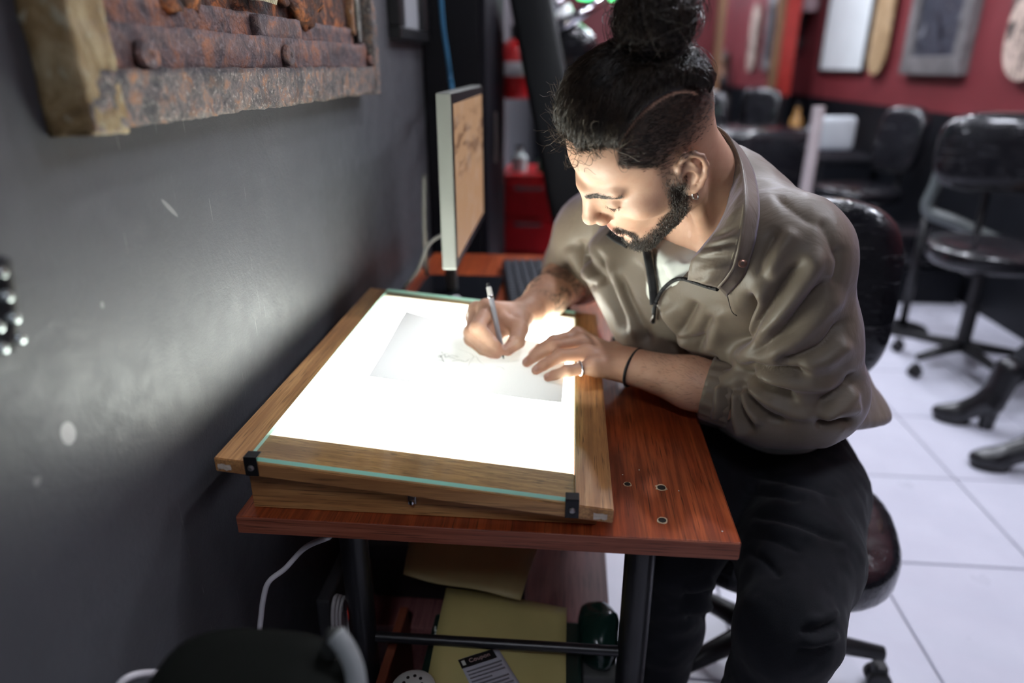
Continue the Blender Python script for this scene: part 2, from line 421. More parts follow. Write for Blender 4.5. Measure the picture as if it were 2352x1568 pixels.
# glass sheet with polished green edges
t = NT('clear_glass_face'); tr = t.n('ShaderNodeBsdfTransparent'); tr.inputs[0].default_value = (.95, .985, .965, 1)
gl = t.n('ShaderNodeBsdfGlossy'); gl.inputs['Roughness'].default_value = .02; fz = t.n('ShaderNodeLayerWeight'); fz.inputs[0].default_value = .5
mx = t.n('ShaderNodeMixShader'); t.l(t.math('ADD', t.math('MULTIPLY', t.math('POWER', fz.outputs['Facing'], 5.0), .6), .03), mx.inputs[0]); t.l(tr.outputs[0], mx.inputs[1]); t.l(gl.outputs[0], mx.inputs[2]); t.l(mx.outputs[0], t.out.inputs[0]); MAT_GLASS = t.m
t = NT('green_glass_edge'); t.set(col=(.60, 1.0, .90), rough=.15, spec=.6)
tl = t.n('ShaderNodeBsdfTranslucent'); tl.inputs[0].default_value = (.35, .95, .75, 1); mx = t.n('ShaderNodeMixShader'); mx.inputs[0].default_value = .25
t.l(t.b.outputs[0], mx.inputs[1]); t.l(tl.outputs[0], mx.inputs[2]); t.l(mx.outputs[0], t.out.inputs[0]); MAT_GEDGE = t.m
b = slab(B(), GX0, GX1, GY0, GY1, .0002, .0062); bmesh.ops.recalc_face_normals(b, faces=b.faces[:]); b.faces.ensure_lookup_table()
for f_ in b.faces: f_.material_index = 0 if abs(f_.normal.z) > .8 else 1
gs = obj('glass_sheet', b, None, lb, label='clear glass sheet with polished green edges'); gs.data.materials.append(MAT_GLASS); gs.data.materials.append(MAT_GEDGE)
for x_ in (GX0 + .004, GX1 - .004):          # corner clips with screws
    b = B(); zt = btop(x_) + .0064
    box(b, (x_, Y0 - .0012, zt - .012), (.017, .0022, .026), None, .0006); box(b, (x_, Y0 + .006, zt + .0012), (.017, .016, .0018), None, .0006)
    cl = obj('corner_clip', b, MAT_STEEL if False else plain('dark_clip', (.03, .03, .032), .3, .8), lb)
    obj('screw', lathe(B(), [(0, .0035), (.0028, .0030), (.0042, .0012), (.0044, 0)], (x_, Y0 - .0022, zt - .013), (0, -1, 0), 14), MAT_STEEL, cl, 'auto')
for x_, s_ in ((X0 + .013, 1), (X1 - .016, 1)):   # crumpled clear tape on the rail ends
    b = B(); g = 7
    V = []
    for i in range(g):
        for j in range(g):
            V.append((x_ + (i / (g - 1) - .5) * .017, Y0 - .0006 - rnd.uniform(0, .0022), btop(x_) - .011 + (j / (g - 1) - .5) * .008 + rnd.uniform(-.001, .001)))
    V, F = loft(np.array(V).reshape(g, g, 3)); npmesh('tape_scrap', V, F, plain('tape', (.62, .52, .42), .18, 0, .8, .3, 500), lb, True)
b = B(); ph = ony(947, 1146, .735)
box(b, (ph[0], .7335, ph[2] + .004), (.011, .003, .020), None, .001); la = obj('latch_plate', b, MAT_STEEL, fp)
obj('latch_knob', lathe(B(), [(0, .007), (.0035, .006), (.0042, .003), (.003, 0)], (ph[0], .732, ph[2]), (0, -1, 0), 14), MAT_CHROME, la, 'auto')
b = B(); tube(b, [(ph[0] - .075, .7338, ph[2] + .0135), (ph[0], .7338, ph[2] + .008)], .0012, 6); obj('latch_wire', b, MAT_BLACK_METAL, fp)

# ------------------------------------------------------------------ tracing paper with the sketch
t = NT('tracing_paper'); df = t.n('ShaderNodeBsdfDiffuse'); df.inputs[0].default_value = (.74, .74, .73, 1); tl = t.n('ShaderNodeBsdfTranslucent'); tl.inputs[0].default_value = (.78, .785, .78, 1)
tp = t.n('ShaderNodeBsdfTransparent'); tp.inputs[0].default_value = (.9, .9, .9, 1)
m1 = t.n('ShaderNodeMixShader'); m1.inputs[0].default_value = .014; t.l(df.outputs[0], m1.inputs[1]); t.l(tl.outputs[0], m1.inputs[2])
m2 = t.n('ShaderNodeMixShader'); m2.inputs[0].default_value = .012; t.l(m1.outputs[0], m2.inputs[1]); t.l(tp.outputs[0], m2.inputs[2]); t.l(m2.outputs[0], t.out.inputs[0]); MAT_PAPER = t.m
pc = [onboard(933, 717, .0008), onboard(1302, 800, .0008), onboard(1290, 927, .0008), onboard(846, 864, .0008)]
rows = []
for i in range(13):
    u = i / 12; row = []
    for j in range(17):
        s = j / 16; p = (pc[0] * (1 - s) + pc[1] * s) * (1 - u) + (pc[3] * (1 - s) + pc[2] * s) * u
        lift = .010 * max(0, .25 - s) ** 2 * 16 * max(0, .5 - abs(u - .15)) + .006 * max(0, s - .85) * 6 * max(0, u - .6)
        row.append(p + np.array([0, 0, lift]))
    rows.append(row)
V, F = loft(rows); paper = npmesh('paper', V, F, MAT_PAPER, None, True)
tag(paper, 'sheet of tracing paper with a faint ink sketch lying on the light box', 'paper')
# sketch strokes: thin ink ribbons lying on the sheet
def strokes(lines, wd):
    b = B()
    for ln in lines:
        P = [Vector(onboard(x, y, .0022)) for x, y in ln]; P = [Vector(p) for p in spline(P, 4)] if len(P) > 2 else P
        for a, c in zip(P, P[1:]):
            d = (c - a);  n_ = Vector((-d.y, d.x, 0)); 
            if n_.length < 1e-7: continue
            n_ = n_.normalized() * wd * rnd.uniform(.5, 1.0)
            b.faces.new([b.verts.new(q) for q in (a - n_, c - n_, c + n_, a + n_)])
    return b
MAT_INK = plain('ink', (.012, .016, .014), .6)
def fs(x, y): return (800 + x / 3.794, 660 + y / 3.794)
L1 = [[fs(*q) for q in ln] for ln in [[(785, 610), (800, 590), (835, 650)], [(800, 600), (840, 580), (870, 575)], [(765, 638), (805, 632), (830, 640)], [(795, 612), (812, 600), (808, 590)],
     [(840, 585), (850, 610), (880, 600), (930, 618)], [(808, 560), (825, 572)], [(900, 645), (960, 632), (1020, 645), (1050, 625)], [(860, 600), (900, 590), (960, 605)]]]
L2 = [[fs(*q) for q in ln] for ln in [[(800, 670), (840, 690), (920, 696), (1000, 690), (1055, 675)], [(960, 540), (1010, 555), (1060, 575), (1095, 605), (1060, 640)], [(1055, 620), (1110, 600), (1140, 640), (1190, 680)],
     [(730, 590), (780, 597)], [(1280, 685), (1330, 695), (1360, 715)], [(1050, 680), (1060, 650), (1090, 640)], [(1150, 655), (1165, 660)], [(870, 590), (900, 620), (980, 630)], [(1230, 720), (1300, 700)]]]
obj('ink_line', strokes(L1, .00055), MAT_INK, paper); obj('pencil_line', strokes(L2, .00030), plain('pencil', (.12, .12, .12), .6), paper)

# ================================================================== SWIVEL CHAIRS
MAT_VINYL = vinyl('film_wrapped_vinyl')
def superell(c, r, e1, e2, ax, nu=40, nv=24, shape=None):
    """superellipsoid cushion; ax rows = local axes"""
    c = np.asarray(c, float); ax = np.asarray(ax, float); V = []
    sg = lambda a, p: math.copysign(abs(a) ** p, a)
    for i in range(nv + 1):
        ph = -math.pi / 2 + math.pi * i / nv
        for j in range(nu):
            th = 2 * math.pi * j / nu
            q = np.array([r[0] * sg(math.cos(ph), e1) * sg(math.cos(th), e2), r[1] * sg(math.cos(ph), e1) * sg(math.sin(th), e2), r[2] * sg(math.sin(ph), e1)])
            if shape: q = shape(q)
            V.append(c + q @ ax)
    V, F = loft(np.array(V).reshape(nv + 1, nu, 3), True); return V, F
def swivel_chair(x, y, face, seat_z, label, group=None, seat=(.215, .215, .052), back=(.195, .045, .175), back_z=.36, back_off=.235, lean=.12, tilt=0.0, base=True, scuff=.0):
    """face: heading (radians) the sitter looks along"""
    ch = thing('swivel_chair', (x, y, 0), label, 'chair', group)
    f = np.array([math.cos(face), math.sin(face), 0]); s_ = np.array([-f[1], f[0], 0]); up = np.array([0, 0, 1.])
    V, F = superell((x, y, seat_z), seat, .55, .75, np.stack([f, s_, up])); se = npmesh('seat', V, F, MAT_VINYL, ch, True, label='black seat cushion wrapped in cling film')
    b = B(); c0 = np.array([x, y, seat_z - seat[2] - .012]); box(b, c0, (.22, .20, .02), None, .005); obj('seat_plate', b, MAT_BLACK_METAL, ch)
    bu = _nrmv(up - f * lean); bf_ = np.cross(s_, bu); bc = np.array([x, y, seat_z + back_z]) - f * back_off
    def bulge(q):
        k = 1 - (q[0] / back[0]) ** 2 * .0; return np.array([q[0], q[1] - .05 * (q[0] / .2) ** 2 * (-1), q[2]])
    V, F = superell(bc, (back[0], back[1], back[2]), .60, .62, np.stack([s_, f * .98 + up * .02, bu]), 44, 28); npmesh('backrest', V, F, MAT_VINYL, ch, True, label='black backrest wrapped in cling film')
    b = B(); tube(b, [c0 - f * .05, c0 - f * .20, c0 - f * (back_off + .06) + up * .06, bc - f * (back[1] + .012) - up * .05, bc - f * (back[1] + .006) + up * .04], .016, 10); obj('back_bracket', b, MAT_BLACK_METAL, ch, True)
    if base:
        zt = seat_z - seat[2] - .022
        obj('gas_column', lathe(B(), [(.030, .10), (.030, zt - .16), (.024, zt - .16), (.024, zt)], (x, y, 0), n=18), MAT_BLACK_PLASTIC, ch, 'auto')
        for k in range(5):
            a = face + .45 + k * 2 * math.pi / 5; d = np.array([math.cos(a), math.sin(a), 0]); e = np.array([x, y, .075]) + d * .265
            lg = obj('leg', tube(B(), [np.array([x, y, .115]), np.array([x, y, .11]) + d * .09, e + up * .02], [.030, .024, .016], 8), MAT_BLACK_PLASTIC, ch, True)
            b = B(); w_ = np.array([-d[1], d[0], 0])
            for q in (-1, 1): lathe(b, [(0, -.009), (.022, -.009), (.026, -.006), (.026, .006), (.022, .009), (0, .009)], e * [1, 1, 0] + up * .0262 + w_ * .013 * q, tuple(w_), 14)
            box(b, e * [1, 1, 0] + up * .050, (.03, .03, .03), None, .006); obj('caster', b, MAT_BLACK_PLASTIC, lg)
    return ch
def _nrmv(v): v = np.asarray(v, float); return v / np.linalg.norm(v)

# the artist's chair
swivel_chair(.884, 1.235, math.radians(256), .405, 'black film-wrapped swivel chair the artist sits on', 'film-wrapped swivel chairs', seat=(.215, .225, .062), back=(.200, .060, .215), back_z=.410, back_off=.335, lean=.10)
# chair at the right edge
swivel_chair(2.23, 3.05, math.radians(252), .545, 'black film-wrapped swivel chair by the right edge with the brightest top', 'film-wrapped swivel chairs', seat=(.235, .235, .055), back=(.25, .065, .17), back_z=.40, back_off=.20, lean=.10)
# chairs further off
_c2 = ony(2078, 335, 4.75)
swivel_chair(_c2[0] - .26, 4.72, math.radians(200), .52, 'film-wrapped black chair against the dark dado halfway down the red wall', 'film-wrapped swivel chairs', seat=(.25, .25, .06), back=(.19, .06, .21), back_z=.33, back_off=.26, lean=.15)
swivel_chair(1.50, 6.15, math.radians(250), .55, 'distant black film-wrapped chair in front of the wood-framed mirror', 'film-wrapped swivel chairs', back=(.19, .05, .19))
swivel_chair(2.03, 6.50, math.radians(240), .55, 'distant black film-wrapped chair beside the wood-framed mirror', 'film-wrapped swivel chairs', back=(.16, .05, .20))

# ================================================================== ON THE RED WALL
def wall_panel(px0, px1, pyb, label, cat, name, frame_m, face_m, z1=2.05, fw=.05, dep=.035, relief=None, bandw=None):
    """framed rectangle hung on the right wall; pixels give its near/far ends and its lower edge"""
    ya = onx(px1, pyb, RX)[1]; yb = onx(px0, pyb, RX)[1]; z0 = onx((px0 + px1) / 2, pyb, RX)[2]
    r = thing(name, (RX, (ya + yb) / 2, z0), label, cat)
    for (a0, a1, b0, b1) in ((ya, yb, z0, z0 + fw), (ya, yb, z1 - fw, z1), (ya, ya + fw, z0 + fw, z1 - fw), (yb - fw, yb, z0 + fw, z1 - fw)):
        obj('frame_rail', bx(B(), RX - dep, RX - .001, a0, a1, b0, b1, .004, 1), frame_m, r)
    obj('picture', bx(B(), RX - dep * .55, RX - .0012, ya + fw, yb - fw, z0 + fw, z1 - fw), face_m, r); return r, (ya, yb, z0, z1)
MAT_BFRAME = plain('black_frame', (.014, .014, .015), .35)
MAT_WHITEPRINT = plain('white_print', (.80, .85, .86), .5, var=.06, vscale=3)
wall_panel(1884, 1988, 168, 'tall white print in a thin black frame on the red wall', 'picture', 'framed_print', MAT_BFRAME, MAT_WHITEPRINT, fw=.03)
t = NT('dark_art'); v = t.coord((1, 1.6, 1.6)); nn = t.noise(v, 3.2, 4, .6, 1.2)
t.set(col=t.ramp(nn, [(.36, (.012, .013, .022)), (.48, (.06, .065, .085)), (.56, (.02, .02, .03)), (.68, (.16, .165, .19))]), rough=.35); MAT_ART = t.m
MAT_GREYFRAME = plain('worn_grey_frame', (.15, .14, .14), .5, var=.35, bump=.3, bscale=60, vscale=8)
wall_panel(2083, 2222, 172, 'dark framed artwork with a worn grey border on the red wall', 'picture', 'framed_artwork', MAT_GREYFRAME, MAT_ART, fw=.11, dep=.06)
def deck(px0, px1, pyb, label, m_, wdt=.03):
    ya = onx(px1, pyb, RX)[1]; yb = onx(px0, pyb, RX)[1]; z0 = onx((px0 + px1) / 2, pyb, RX)[2]; yc, hw = (ya + yb) / 2, (yb - ya) / 2
    r = thing('skateboard_deck', (RX, yc, z0), label, 'skateboard')
    pts = [(yc + hw * math.cos(a), z0 + hw + hw * math.sin(a)) for a in np.linspace(math.pi, 2 * math.pi, 15)] + [(yc + hw * math.cos(a), z0 + .80 - hw + hw * math.sin(a)) for a in np.linspace(0, math.pi, 15)]
    obj('deck', prism(B(), [(RX - .055, y_, z_) for y_, z_ in pts], (.018, 0, 0)), m_, r)
    b = B()
    for z_ in (z0 + .22, z0 + .58): bx(b, RX - .037, RX - .001, yc - hw * .35, yc + hw * .35, z_ - .03, z_ + .03, .004, 1)
    obj('wall_mount', b, MAT_BLACK_METAL, r)
t = NT('deck_wood'); v = t.coord((1, 3, 1)); t.set(col=t.ramp(t.noise(v, 4, 4, .6, 1), [(.35, (.30, .19, .09)), (.55, (.52, .36, .20)), (.72, (.20, .13, .08))]), rough=.5); MAT_DECK = t.m
t = NT('deck_print'); v = t.coord((1, 2.2, 1.4)); t.set(col=t.ramp(t.noise(v, 6, 4, .6, 1.5), [(.40, (.06, .05, .045)), (.50, (.52, .40, .33)), (.75, (.60, .47, .40))]), rough=.5); MAT_DECK2 = t.m
deck(2002, 2040, 172, 'narrow tan skateboard deck hung upright between two pictures', MAT_DECK)
deck(2308, 2420, 186, 'pale patterned skateboard deck at the right edge of the red wall', MAT_DECK2)
# carved black ornament tapering to a point
y0 = onx(1836, 130, RX)[1]; z0 = onx(1836, 130, RX)[2]; orn = thing('wall_ornament', (RX, y0, z0), 'black carved ornament tapering to a point high on the red wall', 'ornament')
b = B(); prof = [(.0, .0), (.06, .10), (.05, .18), (.10, .28), (.14, .38), (.12, .46), (.18, .52), (.12, .62), (.0, .70)]
prism(b, [(RX - .07, y0 + a, z0 + h) for a, h in prof] + [(RX - .07, y0 - a, z0 + h) for a, h in prof[-2:0:-1]], (.06, 0, 0)); obj('blade', b, plain('black_carving', (.012, .013, .018), .4, bump=.5, bscale=40), orn)
obj('gold_knot', lathe(B(), [(0, -.02), (.05, -.015), (.06, 0), (.05, .015), (0, .02)], (RX - .08, y0 + .02, z0 + .58), (1, 0, 0), 14), plain('gold_paint', (.45, .28, .08), .4, .5), orn, 'auto')
# bright bracket lamp between ornament and print
y1 = onx(1885, 15, RX)[1]; z1 = onx(1885, 15, RX)[2]
b = B(); lathe(b, [(0, 0), (.07, .01), (.09, .08), (.05, .16), (0, .18)], (RX - .10, y1, z1 - .05), n=16); sk = thing('wall_sconce', (RX, y1, z1), 'small pale wall sconce beside the black ornament', 'wall lamp'); obj('shade', b, plain('sconce_shade', (.55, .42, .45), .5), sk, 'auto'); obj('arm', tube(B(), [(RX - .001, y1, z1), (RX - .09, y1, z1)], .012, 8), MAT_BLACK_METAL, sk)

# ================================================================== STANDING MIRROR WITH WOODEN FRAME
MY = 6.9
p0 = ony(1622, 290, MY); p1 = ony(1768, 290, MY); zt = 2.45; zb_ = ony(1732, 292, MY)[2]
MAT_MFRAME = wood('mirror_frame_wood', (.10, .045, .02), (.20, .095, .04), (.26, .13, .06), 'z', 1.0, .45)
mr = thing('standing_mirror', ((p0[0] + p1[0]) / 2, MY, 0), 'tall mirror in a brown wooden frame near the far wall', 'mirror')
fwm = .075
for a0, a1, c0, c1 in ((p0[0], p0[0] + fwm, .0, zt), (p1[0] - fwm, p1[0], .0, zt), (p0[0] + fwm, p1[0] - fwm, zt - fwm, zt), (p0[0] + fwm, p1[0] - fwm, .28, .36)):
    obj('frame_rail', bx(B(), a0, a1, MY - .03, MY + .03, c0, c1, .006, 1), MAT_MFRAME, mr)
t = NT('mirror_glass'); t.set(col=(.80, .80, .82), rough=.03, metal=1.0); t.bump(t.noise(t.coord(), 2.0, 2), .02, .01)
obj('glass', bx(B(), p0[0] + fwm, p1[0] - fwm, MY - .005, MY + .01, .36, zt - fwm), t.m, mr)
# red pier behind the mirror
xa = ony(1770, 200, 7.3)[0]; xb = ony(1815, 200, 7.3)[0]
pier = obj('wall_pier', bx(B(), xa, xb, 7.3, 7.6, 1.02, CZ), plain('bright_red_paint', (.46, .030, .022), .4, bump=.1, bscale=120), kind='structure'); obj('dado', bx(B(), xa - .002, xb + .002, 7.298, 7.602, 0, 1.02), MAT_BLACKPAINT, pier)
# low black bench along the dark dado with small things on it
bn = thing('black_bench', (2.5, 6.2, 0), 'long low black storage bench along the dark dado', 'bench')
obj('body', bx(B(), 2.33, 2.70, 5.5, 6.8, .02, .62, .01), MAT_BLACKPAINT, bn); obj('top', bx(B(), 2.32, 2.72, 5.48, 6.82, .62, .66, .008), plain('bench_top', (.02, .02, .024), .25), bn)
def bottle(x, y, z, h, r, m_, label):
    o = thing('bottle', (x, y, z), label, 'bottle'); obj('body', lathe(B(), [(0, 0), (r, 0), (r, h * .62), (r * .45, h * .78), (r * .4, h)], (x, y, z), n=14), m_, o, 'auto'); obj('cap', lathe(B(), [(r * .5, 0), (r * .5, h * .1), (0, h * .11)], (x, y, z + h), n=12), MAT_BLACK_PLASTIC, o, 'auto')
bottle(2.42, 6.6, .66, .30, .055, plain('amber_bottle', (.42, .22, .07), .25), 'amber bottle on the low black bench')
bottle(2.45, 6.2, .66, .24, .05, plain('white_bottle', (.6, .62, .65), .3), 'white bottle on the low black bench')

# ---- pale lamp pole with a white pillow-like pad behind the artist's shoulder
pp = ony(1853, 422, 4.2); pole = thing('pale_pole', (pp[0], 4.2, 0), 'slim pale pole standing behind the artist\'s shoulder', 'pole')
obj('tube', tube(B(), [(pp[0], 4.2, .02), (pp[0], 4.2, ony(1882, 245, 4.2)[2])], .034, 12), plain('pale_metal', (.48, .42, .42), .4), pole, 'auto'); obj('foot', lathe(B(), [(0, 0), (.14, 0), (.13, .02), (.04, .03)], (pp[0], 4.2, 0), n=20), MAT_BLACK_METAL, pole, 'auto')
q0 = ony(1880, 345, 4.6); q1 = ony(1975, 268, 4.6); pad = thing('massage_couch', ((q0[0] + q1[0]) / 2, 5.3, 0), 'black couch with a pale rectangular headrest pad behind the pale pole', 'couch')
obj('headrest_pad', bx(B(), q0[0], q1[0], 4.60, 4.68, q0[2], q1[2], .03, 3), plain('pale_pad', (.42, .45, .47), .5, bump=.3, bscale=30), pad, 'auto')
ca, cb = ony(1610, 400, 5.1)[0], ony(1862, 400, 5.1)[0]
obj('couch_body', bx(B(), ca, cb, 5.1, 5.75, .30, ony(1800, 300, 5.1)[2], .05, 3), MAT_VINYL, pad, 'auto'); obj('couch_base', bx(B(), ca + .03, cb - .03, 5.13, 5.72, 0, .30, .01), MAT_BLACK_METAL, pad)
obj('pad_post', tube(B(), [((q0[0] + q1[0]) / 2, 4.69, q0[2] + .05), ((q0[0] + q1[0]) / 2 - .05, 5.0, q0[2] - .02), (cb - .06, 5.2, q0[2] - .05)], .02, 8), MAT_BLACK_METAL, pad, True)
lc = thing('low_couch', (2.4, 4.4, 0), 'low black upholstered couch under the red wall at the right', 'couch')
obj('cushion', bx(B(), 2.0, 2.70, 4.02, 4.34, .20, .42, .04, 3), MAT_VINYL, lc, 'auto'); obj('plinth', bx(B(), 2.0, 2.70, 4.0, 4.34, 0, .20, .005), MAT_BLACKPAINT, lc)
# ---- grey bent arm-rest frame by the right chair
A0, A1, A2 = ony(2182, 335, 3.55), ony(2132, 482, 3.55), ony(2300, 560, 3.30)
gf = thing('bent_frame', (A1[0], 3.5, 0), 'grey-green bent tube stand beside the right-edge chair', 'stand')
obj('tube', tube(B(), spline([A0, A0 * .4 + A1 * .6, A1, A1 * .6 + A2 * .4, A2], 6), .032, 10), plain('greygreen_tube', (.13, .15, .15), .4), gf, True)
obj('foot_tube', tube(B(), [A1, (A1[0], 3.55, .02)], .02, 10), MAT_BLACK_METAL, gf, True); obj('foot_plate', lathe(B(), [(0, 0), (.13, 0), (.12, .02), (.02, .025)], (A1[0], 3.55, 0), n=18), MAT_BLACK_METAL, gf, 'auto')

# ================================================================== LEFT BACKGROUND
# framed small picture
fy0, fy1 = onx(893, 95, WX)[1], onx(962, 95, WX)[1]; fz = onx(930, 95, WX)[2]
fp_ = thing('small_picture', (WX, (fy0 + fy1) / 2, fz), 'small black framed picture with a pale mount on the dark wall', 'picture')
for a0, a1, c0, c1 in ((fy0, fy1, fz, fz + .03), (fy0, fy1, fz + .47, fz + .5), (fy0, fy0 + .05, fz + .03, fz + .47), (fy1 - .05, fy1, fz + .03, fz + .47)): obj('frame_rail', bx(B(), WX + .0005, WX + .035, a0, a1, c0, c1, .004, 1), MAT_BFRAME, fp_)
obj('mount', bx(B(), WX + .0005, WX + .012, fy0 + .05, fy1 - .05, fz + .03, fz + .47), plain('pale_mount', (.38, .40, .42), .5), fp_)
# tall black cabinet at the end of the desk
cab = thing('tall_cabinet', (.05, 2.45, 0), 'tall black cabinet beyond the monitor', 'cabinet')
cx1 = ony(1118, 300, 2.25)[0]
obj('body', bx(B(), WX + .002, cx1 - .02, 2.25, 2.85, 0, 2.3, .006), plain('cabinet_black', (.007, .007, .009), .6, 0, .15), cab); obj('door', bx(B(), cx1 - .019, cx1, 2.26, 2.84, .03, 2.28, .004), plain('cabinet_door', (.010, .010, .014), .55, 0, .15), cab)
obj('door_handle', tube(B(), [(cx1 + .02, 2.32, 1.0), (cx1 + .02, 2.32, 1.16)], .006, 8), MAT_STEEL, cab)
# blue cable hanging in front of it
bc_ = [ony(1012, -20, 2.2), ony(1018, 60, 2.2), ony(1028, 130, 2.2), ony(1036, 190, 2.2), ony(1040, 215, 1.95)]
tag(obj('blue_cable', tube(B(), spline(bc_, 6), .0065, 8), plain('blue_cable', (.03, .14, .26), .4), None, True), 'blue cable hanging down behind the monitor', 'cable')
# grey partition with two fire extinguishers and a red tool chest
gx0, gx1 = ony(1117, 300, 3.1)[0], ony(1150, 300, 3.1)[0]
tag(obj('grey_partition', bx(B(), gx0, gx1, 3.08, 3.45, 0, 2.2, .004), plain('partition_grey', (.12, .115, .13), .5, var=.2)), 'narrow grey partition panel behind the black cabinet', 'partition')
def extinguisher(px0, px1, pyt, pyb, y, label, lab=True):
    a = ony((px0 + px1) / 2, pyb, y); r = (ony(px1, pyb, y)[0] - ony(px0, pyb, y)[0]) / 2; h = ony((px0 + px1) / 2, pyt, y)[2] - a[2]
    e = thing('fire_extinguisher', a, label, 'fire extinguisher'); c = (a[0], y, a[2])
    obj('cylinder', lathe(B(), [(0, 0), (r * .9, 0), (r, .015), (r, h * .80), (r * .75, h * .93), (r * .3, h)], c, n=24), plain('signal_red', (.55, .012, .015), .28), e, 'auto')
    if lab: obj('label', lathe(B(), [(r * 1.005, h * .38), (r * 1.006, h * .62)], c, n=24), plain('ext_label', (.62, .60, .62), .5), e, 'auto')
    obj('valve', lathe(B(), [(r * .3, h), (r * .3, h + .05), (0, h + .06)], c, n=12), MAT_BLACK_METAL, e, 'auto'); obj('lever', tube(B(), [(c[0], y, c[2] + h + .05), (c[0] + .06, y - .03, c[2] + h + .09)], .008, 6), MAT_BLACK_METAL, e)
    obj('hose', tube(B(), spline([(c[0], y - .01, c[2] + h + .03), (c[0] + r * 1.2, y - .06, c[2] + h * .8), (c[0] + r * 1.05, y - .07, c[2] + h * .3)], 6), .010, 8), MAT_BLACK_PLASTIC, e, True)
    obj('wall_hook', bx(B(), c[0] - .02, c[0] + .02, y + r * .95, 3.46 if y < 3.4 else y + r + .05, c[2] + h * .85, c[2] + h * .95), MAT_BLACK_METAL, e)
extinguisher(1150, 1216, 88, 226, 3.25, 'red fire extinguisher with a white label hung high beside the grey partition')
tc_ = ony(1200, 590, 3.0); tx0, tx1 = ony(1152, 560, 3.0)[0], ony(1275, 560, 3.0)[0]; ztop = ony(1230, 402, 3.0)[2]
chest = thing('tool_chest', ((tx0 + tx1) / 2, 3.15, 0), 'red metal tool chest with drawers beside the leaning black bench pad', 'tool chest')
MAT_REDM = plain('chest_red', (.52, .012, .016), .3)
obj('body', bx(B(), tx0, tx1, 3.0, 3.35, .04, ztop, .008), MAT_REDM, chest)
nd = 5
for k in range(nd):
    za = .06 + (ztop - .08) * k / nd; zb2 = .06 + (ztop - .08) * (k + 1) / nd - .012
    dr_ = obj('drawer', bx(B(), tx0 + .012, tx1 - .012, 2.988, 3.0, za, zb2, .003, 1), MAT_REDM, chest); obj('drawer_pull', bx(B(), tx0 + .06, tx1 - .06, 2.975, 2.988, zb2 - .03, zb2 - .015, .003, 1), MAT_CHROME, dr_)
for k in range(4): obj('caster', lathe(B(), [(0, -.012), (.022, -.012), (.022, .012), (0, .012)], ((tx0 + .03, tx1 - .03)[k % 2], (3.04, 3.31)[k // 2], .0225), (1, 0, 0), 12), MAT_BLACK_PLASTIC, chest)
bottle((tx0 + tx1) / 2 - .05, 3.12, ztop, .10, .035, plain('white_pot', (.55, .6, .6), .4), 'small white pot on the red tool chest'); bottle((tx0 + tx1) / 2 + .06, 3.1, ztop, .08, .03, plain('green_pot', (.03, .16, .09), .4), 'small green pot on the red tool chest')
# leaning padded bench section with chrome edge
T0_, T1_ = pix(1222, 28, 2.55), pix(1330, 600, 2.62)
def slabpts(name, a, b_, wd, dep, m_, parent):
    a = np.asarray(a); b_ = np.asarray(b_); d = b_ - a; L = np.linalg.norm(d); d = d / L; u = np.array([1., 0, 0]); u = u - d * (u @ d); u /= np.linalg.norm(u); w2 = np.cross(d, u)
    M3 = Matrix(((u[0], w2[0], d[0]), (u[1], w2[1], d[1]), (u[2], w2[2], d[2]))); b = B(); box(b, (a + b_) / 2, (wd, dep, L), M3, .02, 3); return obj(name, b, m_, parent, 'auto')
bed = thing('padded_bench', (T1_[0], T1_[1], 0), 'black padded bench section tipped up on chrome tubes behind the artist', 'bench')
slabpts('pad', T0_, T1_, .145, .50, plain('bench_vinyl', (.010, .011, .012), .45, 0, .2, bump=.15, bscale=200), bed)
obj('chrome_edge', tube(B(), [pix(1243, 18, 2.42), pix(1262, 80, 2.42), pix(1292, 190, 2.42), pix(1322, 320, 2.42)], .022, 10), MAT_CHROME, bed, True)
obj('chrome_tube', tube(B(), [pix(1252, 30, 2.45), pix(1305, -12, 2.45)], .020, 10), MAT_CHROME, bed, True); obj('chrome_tube', tube(B(), [pix(1268, 68, 2.45), pix(1330, 35, 2.45), pix(1392, -8, 2.45)], .020, 10), MAT_CHROME, bed, True)
e_ = pix(1305, 600, 2.62); obj('stand', tube(B(), [e_, (e_[0] + .05, e_[1], .05)], .03, 10), MAT_BLACK_METAL, bed, True); obj('stand_foot', bx(B(), e_[0] - .2, e_[0] + .3, e_[1] - .2, e_[1] + .2, 0, .05, .01), MAT_BLACK_METAL, bed)
# film-wrapped headrest and a white dome lamp behind it
V, F = superell(pix(1300, 130, 2.75), (.10, .09, .13), .6, .7, np.stack([_nrmv([.8, 0, -.6]), [0, 1., 0], _nrmv([.6, 0, .8])])); hd_ = npmesh('headrest', V, F, MAT_VINYL, bed, True, label='film-wrapped headrest')
obj('headrest_post', tube(B(), [pix(1300, 130, 2.75), pix(1290, 300, 2.7)], .02, 8), MAT_BLACK_METAL, bed, True)
